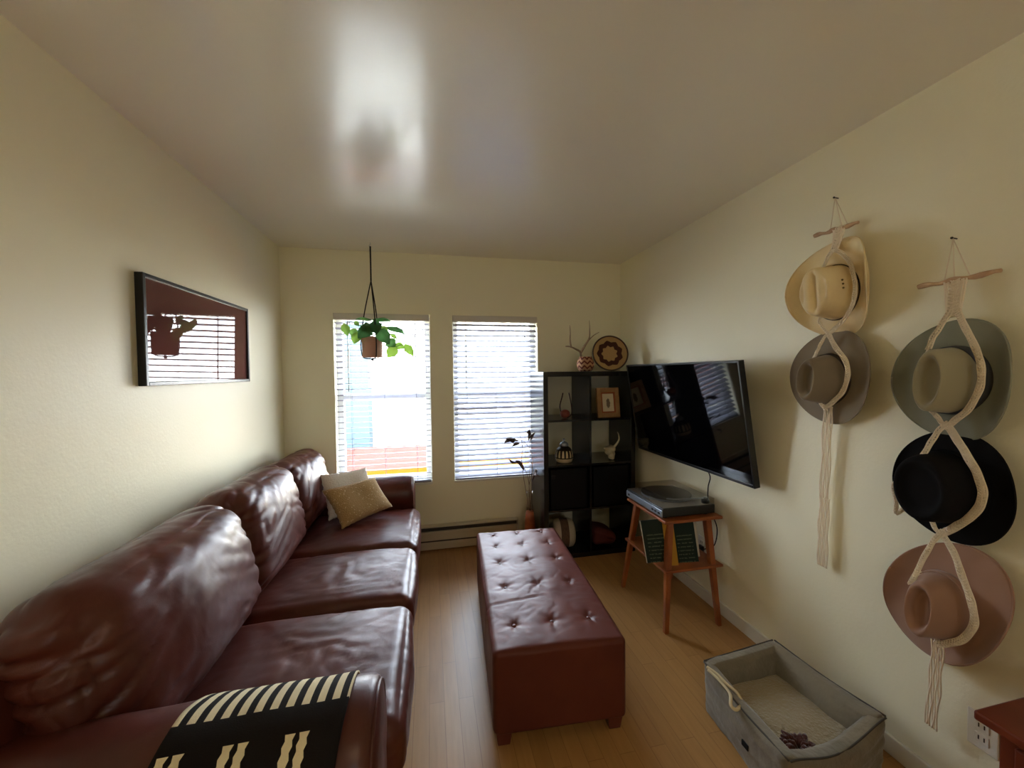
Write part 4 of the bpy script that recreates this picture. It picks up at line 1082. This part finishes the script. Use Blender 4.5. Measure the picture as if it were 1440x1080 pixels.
# records leaning on the lower shelf
def sleeve(x0, y, w, h, lean, yaw, m, label, th=0.006, edge=None):
    base = Vector((x0, y, lz + 0.001))
    Mx = Matrix.Translation(base) @ Matrix.Rotation(yaw, 4, 'Z') @ Matrix.Rotation(lean, 4, 'Y')
    r = empty('record_sleeve', base, label, 'record', 'records on the lower shelf of the stand')
    bm = bmesh.new(); uvl = bm.loops.layers.uv.verify()
    def fn(u, v): return Mx @ Vector((w * u, 0, h * v))
    grid(fn, 1, 1, bm=bm)
    o = put('cover', bm, m, r, smooth=False); solidify(o, th)
    if edge: 
        e = boxes([(-0.004, 0.0, -th / 2 - 0.001, th / 2 + 0.001, 0, h)], 0.0); e.transform(Mx); put('spine', e, edge, r, smooth=False, label='pale spine')
    return r
h_ = 0.252
sleeve(1.238, 2.03, 0.170, h_, -0.16, math.radians(-22), M['sleeve_green'], 'dark green record sleeve with pale spine, nearest the far left leg of the stand', edge=M['paper'])
sleeve(1.335, 1.974, 0.060, h_, -0.13, math.radians(-22), M['sleeve_yellow'], 'mustard yellow record sleeve beside the dark green ones')
sleeve(1.410, 1.990, 0.120, h_ - 0.006, -0.14, math.radians(-20), M['sleeve_green'], 'dark green record sleeve showing between the two front legs')
sleeve(1.440, 2.035, 0.135, h_, -0.12, math.radians(-14), M['paper'], 'cream paper record sleeve behind the mustard one')

# ------------------------------------------------------------------ framed mirror on the left wall
MY0, MY1, MZ0, MZ1 = 1.752, 2.630, 1.432, 1.872
fr = empty('framed_picture', (XL, (MY0 + MY1) / 2, MZ0), 'black framed dark maroon print under glass reflecting the window on the left wall', 'framed picture')
ft = 0.016
put('frame', boxes([(XL + 0.001, XL + 0.03, MY0, MY0 + ft, MZ0, MZ1), (XL + 0.001, XL + 0.03, MY1 - ft, MY1, MZ0, MZ1), (XL + 0.001, XL + 0.03, MY0 + ft, MY1 - ft, MZ0, MZ0 + ft), (XL + 0.001, XL + 0.03, MY0 + ft, MY1 - ft, MZ1 - ft, MZ1)], 0.002), M['black_plastic'], fr, smooth=False)
MG = NT('dark_glazed_print'); MG.b.inputs['Base Color'].default_value = rgb(98, 58, 56); MG.b.inputs['Roughness'].default_value = 0.02
MG.b.inputs['IOR'].default_value = 1.48
put('glass', B(XL + 0.006, XL + 0.018, MY0 + ft, MY1 - ft, MZ0 + ft, MZ1 - ft, rot=Matrix.Rotation(math.radians(0.9), 4, 'Y') @ Matrix.Rotation(math.radians(-0.35), 4, 'Z')), MG.m, fr, smooth=False)

# ------------------------------------------------------------------ hanging pothos
PX, PY = -0.418, 3.024
hg = empty('plant_hanger', (PX, PY, 1.59), 'black knotted cord plant hanger hooked to the ceiling by the window', 'plant hanger')
put('ceiling_hook', T(smoothpath([(PX, PY, 2.44), (PX, PY, 2.425), (PX - 0.008, PY, 2.418), (PX - 0.004, PY, 2.408), (PX + 0.006, PY, 2.412)]), 0.0018, 6), M['silver'], hg)
pots = []
bm = bmesh.new()
for k in range(4): tube(bm, [(PX + 0.003 * math.cos(k * PI / 2), PY + 0.003 * math.sin(k * PI / 2), 2.412), (PX + 0.0035 * math.cos(k * PI / 2 + 1), PY + 0.0035 * math.sin(k * PI / 2 + 1), 2.16)], 0.003, 6)
put('cord', bm, M['black_cord'], hg)
for k in range(3):
    a = math.radians(-62 + k * 120)
    c, s = math.cos(a), math.sin(a)
    put('cord', T(smoothpath([(PX, PY, 2.16), (PX + 0.05 * c, PY + 0.05 * s, 1.93), (PX + 0.076 * c, PY + 0.076 * s, 1.748), (PX + 0.079 * c, PY + 0.079 * s, 1.64), (PX + 0.06 * c, PY + 0.06 * s, 1.590), (PX, PY, 1.583)]), 0.0042, 7), M['black_cord'], hg)
bm = bmesh.new(); bmesh.ops.create_uvsphere(bm, u_segments=12, v_segments=8, radius=0.011, matrix=Matrix.Translation((PX, PY, 1.578))); put('knot', bm, M['black_cord'], hg)
pot = empty('potted_pothos', (PX, PY, 1.59), 'green trailing pothos in a terracotta pot hanging before the window', 'potted plant')
bm = bmesh.new(); lathe(bm, [(0.0, 0), (0.068, 0.0), (0.071, 0.006), (0.072, 0.11), (0.074, 0.112), (0.076, 0.15), (0.071, 0.152), (0.069, 0.13), (0.0, 0.128)], (PX, PY, 1.592), 40)
put('pot', bm, M['terracotta'], pot, flat_angle=0.7)
bm = bmesh.new(); lathe(bm, [(0.069, 0), (0.05, 0.006), (0.0, 0.008)], (PX, PY, 1.726), 24); put('soil', bm, M['soil'], pot)
def leaf(base, tip, width, tone, fold=0.35, droop=0.15, face=(0, -1, 0.25)):
    b, t = Vector(base), Vector(tip); d = t - b; L = d.length; dn = d.normalized()
    f = Vector(face); f = (f - dn * f.dot(dn)).normalized(); side = dn.cross(f).normalized()
    def fn(u, v):
        s = 2 * u - 1
        wv = (math.sin(PI * min(1.0, v) ** 0.72)) ** 0.9 if v < 1 else 0
        if v < 0.08: wv = max(wv, 0.5 * v / 0.08)
        ww = width / 2 * wv
        back = 0.10 * L * abs(s) * (1 - v) ** 6
        return b + dn * (L * v - back) + side * s * ww + f * (-fold * abs(s) * ww + droop * L * math.sin(PI * v) )
    bm = grid(fn, 8, 12)
    o = put('leaf', bm, M['leaf'], pot)
    at = o.data.attributes.new('tone', 'FLOAT', 'POINT'); at.data.foreach_set('value', [tone] * len(o.data.vertices))
LV = [((-0.427, 3.020, 1.875), (-0.532, 3.000, 1.871), 0.075, 0.15, (0, -0.5, 1)), ((-0.399, 3.000, 1.873), (-0.276, 2.970, 1.855), 0.085, 0.05, (0, -0.6, 1)),
      ((-0.606, 3.000, 1.833), (-0.578, 2.970, 1.743), 0.062, 0.55, (0.2, -1, 0.2)), ((-0.511, 2.980, 1.770), (-0.532, 2.950, 1.685), 0.075, 0.75, (0, -1, 0.3)),
      ((-0.421, 2.970, 1.812), (-0.502, 2.920, 1.724), 0.105, 0.05, (0, -1, 0.5)), ((-0.364, 3.030, 1.819), (-0.305, 3.000, 1.769), 0.075, 0.6, (0, -1, 0.4)),
      ((-0.297, 2.980, 1.815), (-0.175, 2.950, 1.760), 0.075, 0.08, (0, -0.7, 0.9)), ((-0.361, 2.960, 1.791), (-0.284, 2.920, 1.684), 0.10, 0.08, (0, -1, 0.3)),
      ((-0.249, 2.970, 1.667), (-0.303, 2.940, 1.587), 0.085, 0.9, (0, -1, 0.1)), ((-0.251, 3.000, 1.690), (-0.184, 2.980, 1.658), 0.062, 0.85, (0, -1, 0.3)),
      ((-0.178, 2.980, 1.684), (-0.117, 2.950, 1.598), 0.062, 0.9, (0, -1, 0.1)), ((-0.532, 3.000, 1.855), (-0.500, 2.980, 1.817), 0.035, 0.4, (0, -1, 0.1)),
      ((-0.280, 3.000, 1.764), (-0.233, 2.980, 1.726), 0.03, 0.8, (0, -1, 0.2)), ((-0.306, 3.000, 1.722), (-0.248, 2.960, 1.667), 0.085, 0.15, (0, -1, 0.1)),
      ((-0.454, 3.000, 1.841), (-0.431, 2.930, 1.756), 0.10, 0.1, (0.1, -1, 0.5)), ((-0.399, 3.000, 1.857), (-0.372, 2.930, 1.756), 0.10, 0.02, (-0.1, -1, 0.5)),
      ((-0.529, 3.000, 1.798), (-0.558, 2.990, 1.740), 0.06, 0.35, (0.1, -1, 0.1)), ((-0.387, 3.060, 1.833), (-0.352, 3.100, 1.795), 0.09, 0.2, (0, 0.5, 1)), ((-0.451, 3.080, 1.835), (-0.511, 3.130, 1.818), 0.09, 0.2, (0, 0.5, 1))]
for b_0, t_0, w_, to, fc in LV: leaf(b_0, t_0, w_, to, face=fc)
c_ = (PX, PY, 1.735)
for tgt in ((-0.427, 3.020, 1.875), (-0.399, 3.000, 1.873), (-0.511, 2.980, 1.770), (-0.297, 2.980, 1.815), (-0.361, 2.960, 1.791), (-0.421, 2.970, 1.812), (-0.454, 3.000, 1.841)):
    m_ = Vector(c_).lerp(Vector(tgt), 0.5) + Vector((0, 0, 0.02)); put('stem', T(smoothpath([c_, m_, tgt]), 0.0016, 5), M['leaf'], pot)
put('vine', T(smoothpath([c_, (-0.314, 2.990, 1.784), (-0.264, 2.980, 1.720), (-0.245, 2.980, 1.673), (-0.214, 2.980, 1.684), (-0.178, 2.980, 1.684)]), 0.0018, 5), M['leaf'], pot)
put('vine', T(smoothpath([c_, (-0.468, 2.990, 1.803), (-0.528, 3.000, 1.840), (-0.567, 3.000, 1.854), (-0.601, 3.000, 1.833)]), 0.0018, 5), M['leaf'], pot)

# ------------------------------------------------------------------ pet bed
bed = empty('pet_bed', (1.33, 1.21, 0), 'grey velvet rectangular pet bed on the floor against the right wall', 'pet bed')
def wallpanel(name, p0, p1, z0, h0, h1, sag, th, out, seed):
    """padded wall from p0 to p1 (outer foot line), heights h0..h1 with a sag in the middle, leaning outward by 'out'"""
    p0, p1 = Vector(p0), Vector(p1); d = (p1 - p0); L = d.length; d.normalize(); nrm = Vector((d.y, -d.x, 0))
    bm = cushion((L + 0.03, th, 1.0), 0.022, (0.0, 0.012, 0.0), 26)
    for v in bm.verts:
        x, y, z = v.co; u = (x / (L + 0.03)) + 0.5; t = z + 0.5
        h = h0 + (h1 - h0) * u - sag * math.sin(PI * max(0, min(1, u))) ** 1.5
        edge = 1.0
        if t > 0.93: y *= 0.8
        q = p0 + d * (u * L if True else 0) + nrm * (y + th / 2 - out * t + 0.005 * nz((x, y, z), 9, seed)) + Vector((0, 0, z0 + t * h + 0.004 * nz((x, t, 0), 12, seed)))
        q += d * (x - (u * L - L / 2)) * 0.0
        v.co = q
    bmesh.ops.recalc_face_normals(bm, faces=bm.faces)
    o = put(name, bm, M['bed_grey'], bed)
    # piping along the top
    pts = []
    for i in range(21):
        u = i / 20; h = h0 + (h1 - h0) * u - sag * math.sin(PI * u) ** 1.5
        pts.append(p0 + d * (u * L) + nrm * (0.008 - out) + Vector((0, 0, z0 + h - 0.003)))
    put('piping', T(pts, 0.0035, 6), M['bed_piping'], o)
    return o
BLF, BRF, BRN, BLN = (1.140, 1.420, 0), (1.515, 1.440, 0), (1.560, 1.030, 0), (1.120, 1.000, 0)
wallpanel('side_bolster', BLN, BLF, 0.0, 0.205, 0.215, 0.012, 0.05, 0.012, 1)
wallpanel('side_bolster', BLF, BRF, 0.0, 0.215, 0.235, 0.0, 0.05, 0.012, 2)
wallpanel('side_bolster', BRF, BRN, 0.0, 0.235, 0.235, 0.01, 0.05, 0.014, 3)
wallpanel('side_bolster', BRN, BLN, 0.0, 0.235, 0.205, 0.05, 0.05, 0.012, 4)
bm = cushion((0.385, 0.38, 0.115), 0.03, (0, 0, 0.02), 24, lambda q, n: 0.004 * nz(q, 14, 2))
bmesh.ops.translate(bm, vec=(1.335, 1.222, 0.062), verts=bm.verts)
put('inner_cushion', bm, M['bed_fleece'], bed)
sp = smoothpath([(1.119, 1.381, 0.222), (1.135, 1.343, 0.218), (1.142, 1.297, 0.212), (1.155, 1.259, 0.206), (1.152, 1.232, 0.190), (1.101, 1.200, 0.200), (1.084, 1.209, 0.212), (1.118, 1.254, 0.214), (1.120, 1.317, 0.220), (1.113, 1.366, 0.222)])
put('strap', T(sp, 0.006, 8), M['beige_strap'], bed, label='cream strap loop over the side')
put('fabric_tag', B(1.108, 1.126, 1.155, 1.185, 0.08, 0.10, bev=0.001, rot=Matrix.Rotation(0, 4, 'Z')), M['black_matt'], bed, smooth=False, label='small dark tag')
# shaggy brown toy
bm = bmesh.new()
tc_ = Vector((1.242, 1.079, 0.145))
rnd = random.Random(4)
for k in range(46):
    a = rnd.uniform(0, 2 * PI); rr = rnd.uniform(0, 1) ** 0.6
    c = tc_ + Vector((0.040 * rr * math.cos(a), 0.026 * rr * math.sin(a), 0.004))
    tip = c + Vector((0.022 * math.cos(a) + rnd.uniform(-.008, .008), 0.02 * math.sin(a) + rnd.uniform(-.008, .008), rnd.uniform(0.002, 0.014)))
    tube(bm, [c - Vector((0, 0, 0.01)), c.lerp(tip, 0.5) + Vector((0, 0, 0.006)), tip], [0.010, 0.009, 0.004], 7)
o = put('shaggy_toy', bm, M['toy']); tag(o, 'dark brown shaggy plush toy lying on the pet bed cushion', 'pet toy')

# ------------------------------------------------------------------ reddish side table, lower right
tb = empty('side_table', (1.5, 0.44, 0), 'reddish brown wooden side table at the right wall nearest the camera', 'table')
AX0, AX1, AY0, AY1 = 1.335, 1.685, 0.18, 0.690
put('table_top', B(AX0, AX1, AY0, AY1, 0.578, 0.602, bev=0.005), M['red_wood'], tb, smooth=False)
put('body', boxes([(AX0 + 0.035, AX1 - 0.02, AY0 + 0.03, AY1 - 0.03, 0.20, 0.578)], 0.003), M['red_wood'], tb, smooth=False)
dw = put('drawer', B(AX0 + 0.022, AX0 + 0.036, AY0 + 0.06, AY1 - 0.06, 0.40, 0.555, bev=0.004), M['red_wood'], tb, smooth=False)
bm = bmesh.new(); lathe(bm, [(0.0, -0.026), (0.012, -0.024), (0.016, -0.016), (0.008, -0.006), (0.007, 0.0)], (AX0 + 0.022, 0.58, 0.505), 20, 'X'); put('knob', bm, M['black_plastic'], dw)
for x in (AX0 + 0.055, AX1 - 0.04):
    for y in (AY0 + 0.05, AY1 - 0.05): put('leg', B(x - 0.02, x + 0.02, y - 0.02, y + 0.02, 0, 0.20, bev=0.003), M['red_wood'], tb, smooth=False)

# ------------------------------------------------------------------ outside
M['yellow_stucco'] = mat('yellow_stucco', rgb(120, 68, 10), 0.9, 0.1)
M['rust_roof'] = mat('rust_shingle_roof', rgb(66, 34, 28), 0.9, 0.1, vary=(3, rgb(58, 31, 26), 3))
M['cream_stucco'] = mat('cream_stucco', rgb(240, 230, 205), 0.9, 0.1)
M['blue_siding'] = mat('pale_blue_siding', rgb(58, 70, 76), 0.9, 0.1)
M['asphalt'] = mat('pale_concrete_ground', rgb(100, 98, 96), 0.95, 0.1)
M['win_dark'] = mat('dark_window_glass', rgb(60, 60, 70), 0.2)
struct('ground', B(-30, 30, YB + 0.2, 60, -3.3, -3.2), M['asphalt'])
nb = empty('neighbouring_house', (0, 9.5, -3.2), 'yellow neighbouring house with rust roof seen low through the blinds', 'building')
put('wall', B(-6, 0.3, 9.0, 11.2, -3.2, -0.64), M['yellow_stucco'], nb, smooth=False)
bm = bmesh.new()
q = [bm.verts.new(p) for p in ((-6.3, 8.8, -0.62), (0.35, 8.8, -0.62), (0.35, 10.1, -0.36), (-6.3, 10.1, -0.36), (-6.3, 11.4, -0.62), (0.35, 11.4, -0.62))]
bm.faces.new((q[0], q[1], q[2], q[3])); bm.faces.new((q[3], q[2], q[5], q[4])); bm.faces.new((q[0], q[3], q[4])); bm.faces.new((q[1], q[5], q[2])); bm.faces.new((q[0], q[4], q[5], q[1]))
put('roof', bm, M['rust_roof'], nb, smooth=False)
put('garage', B(0.31, 7, 9.05, 11.0, -3.2, -0.93), M['yellow_stucco'], nb, smooth=False)
for xx in (-0.75,): put('window', boxes([(xx, xx + 0.6, 8.97, 9.02, -1.25, -0.86)]), M['win_dark'], nb, smooth=False)
n2 = empty('apartment_building', (1.5, 15, -3.2), 'cream apartment block farther off through the blinds', 'building')
put('wall', B(-3.3, 9, 14.0, 18, -3.2, 0.85), M['cream_stucco'], n2, smooth=False)
put('parapet', B(-3.4, 9.1, 13.9, 18.1, 0.85, 1.0), M['cream_stucco'], n2, smooth=False)
for xx in (-2.85,): put('window', boxes([(xx, xx + 0.75, 13.97, 14.02, -0.2, 0.3)]), M['win_dark'], n2, smooth=False)
gr = B(-5, 0.15, 4.2, 8.4, -1.25, -1.1); o = put('sunlight_bounce_slab', gr, M['white_trim'], smooth=False); tag(o, 'pale slab added below the windows, out of view, bouncing sunlight to the ceiling', 'roof')  # slab added out of direct view to throw sunlight up at the ceiling
n3 = empty('townhouse', (-6, 11.5, -3.2), 'pale blue townhouse at the left beyond the blinds', 'building')
put('wall', B(-9, -1.95, 13.0, 13.8, -3.2, 3.4), M['blue_siding'], n3, smooth=False)
put('roof', B(-9.2, -1.85, 12.8, 14.0, 3.4, 3.6), M['rust_roof'], n3, smooth=False)

# ------------------------------------------------------------------ lights
def light(name, kind, loc_, rot, energy, color, **kw):
    l = bpy.data.lights.new(name, kind); l.energy = energy; l.color = color
    for k, v in kw.items(): setattr(l, k, v)
    o = bpy.data.objects.new(name, l); C.objects.link(o); o.location = loc_; o.rotation_euler = rot; return o
SUN, SKY = 11.0, 6.5
sun = light('sun', 'SUN', (0, 0, 8), (math.radians(-48), math.radians(0), math.radians(-12)), SUN, (1.0, 0.95, 0.86), angle=math.radians(1))
sun.rotation_euler = (Vector((0.8, 0.38, -1.0)).to_track_quat('-Z', 'Y')).to_euler()
wd = bpy.data.worlds.new('sky'); bpy.context.scene.world = wd; wd.use_nodes = True
n = wd.node_tree.nodes; l = wd.node_tree.links; bg = n['Background']
tc = n.new('ShaderNodeTexCoord'); sp = n.new('ShaderNodeSeparateXYZ'); l.new(tc.outputs['Generated'], sp.inputs[0])
cr = n.new('ShaderNodeValToRGB'); cr.color_ramp.elements[0].position = 0.48; cr.color_ramp.elements[1].position = 0.75
mp = n.new('ShaderNodeMapRange'); mp.inputs['From Min'].default_value = -1; mp.inputs['From Max'].default_value = 1
l.new(sp.outputs[2], mp.inputs[0]); l.new(mp.outputs[0], cr.inputs[0]); l.new(cr.outputs[0], bg.inputs[0])
cr.color_ramp.elements[0].color = (0.93, 0.95, 1.0, 1); cr.color_ramp.elements[1].color = (0.70, 0.82, 1.0, 1)
bg.inputs[1].default_value = SKY
for k, w in enumerate((w1, w2)):
    o = light('daylight_portal', 'AREA', ((w[0] + w[1]) / 2, YB + 0.16, (w[2] + w[3]) / 2), (math.radians(-90), 0, 0), 1, (1, 1, 1), shape='RECTANGLE', size=w[1] - w[0], size_y=w[3] - w[2])
    o.data.cycles.is_portal = True
o = light('daylight_portal', 'AREA', ((w3[0] + w3[1]) / 2, YF - 0.16, (w3[2] + w3[3]) / 2), (math.radians(90), 0, 0), 1, (1, 1, 1), shape='RECTANGLE', size=w3[1] - w3[0], size_y=w3[3] - w3[2])
o.data.cycles.is_portal = True
# unseen ceiling lamp, added behind the camera as warm fill
M['lamp_glow'] = mat('warm_lamp_shade', (1, 0.9, 0.75, 1), 0.5, emis=(1, 0.80, 0.50, 1), estr=4.5)
cl = empty('added_fill_lamp', (0.25, -1.0, ZC - 0.11), 'round frosted ceiling lamp added behind the camera for warm fill light', 'lamp')
bm = bmesh.new(); lathe(bm, [(0.0, -0.10), (0.09, -0.085), (0.15, -0.05), (0.17, -0.015), (0.17, -0.012)], (0.25, -1.0, ZC), 36); put('lamp_shade', bm, M['lamp_glow'], cl)
bm = bmesh.new(); lathe(bm, [(0.178, -0.016), (0.178, 0.0)], (0.25, -1.0, ZC), 36); put('base', bm, M['brass'], cl)

# ------------------------------------------------------------------ camera and view
cam = bpy.data.cameras.new('camera'); co = bpy.data.objects.new('camera', cam); C.objects.link(co)
cam.sensor_fit = 'HORIZONTAL'; cam.sensor_width = 36; cam.lens = 541 / 1440 * 36; cam.clip_start = 0.02; cam.clip_end = 200
Yc = Vector((-115, 15, -541)).normalized(); Xc = Vector((2536, 43, -541)).normalized()
Xc = (Xc - Yc * Xc.dot(Yc)).normalized(); Zc = Xc.cross(Yc)
R3 = Matrix((Xc, Yc, Zc))
co.matrix_world = Matrix.Translation((0, 0, 1.47)) @ R3.to_4x4()
sc = bpy.context.scene; sc.camera = co
vs = sc.view_settings; vs.view_transform = 'Standard'; vs.look = 'None'; vs.gamma = 1; vs.exposure = 2.22; vs.use_curve_mapping = False
sc.cycles.max_bounces = 10; sc.cycles.diffuse_bounces = 6; sc.cycles.glossy_bounces = 5; sc.cycles.transparent_max_bounces = 24
sc.cycles.use_denoising = True; sc.cycles.sample_clamp_indirect = 8
sc.cycles.caustics_reflective = False; sc.cycles.caustics_refractive = False
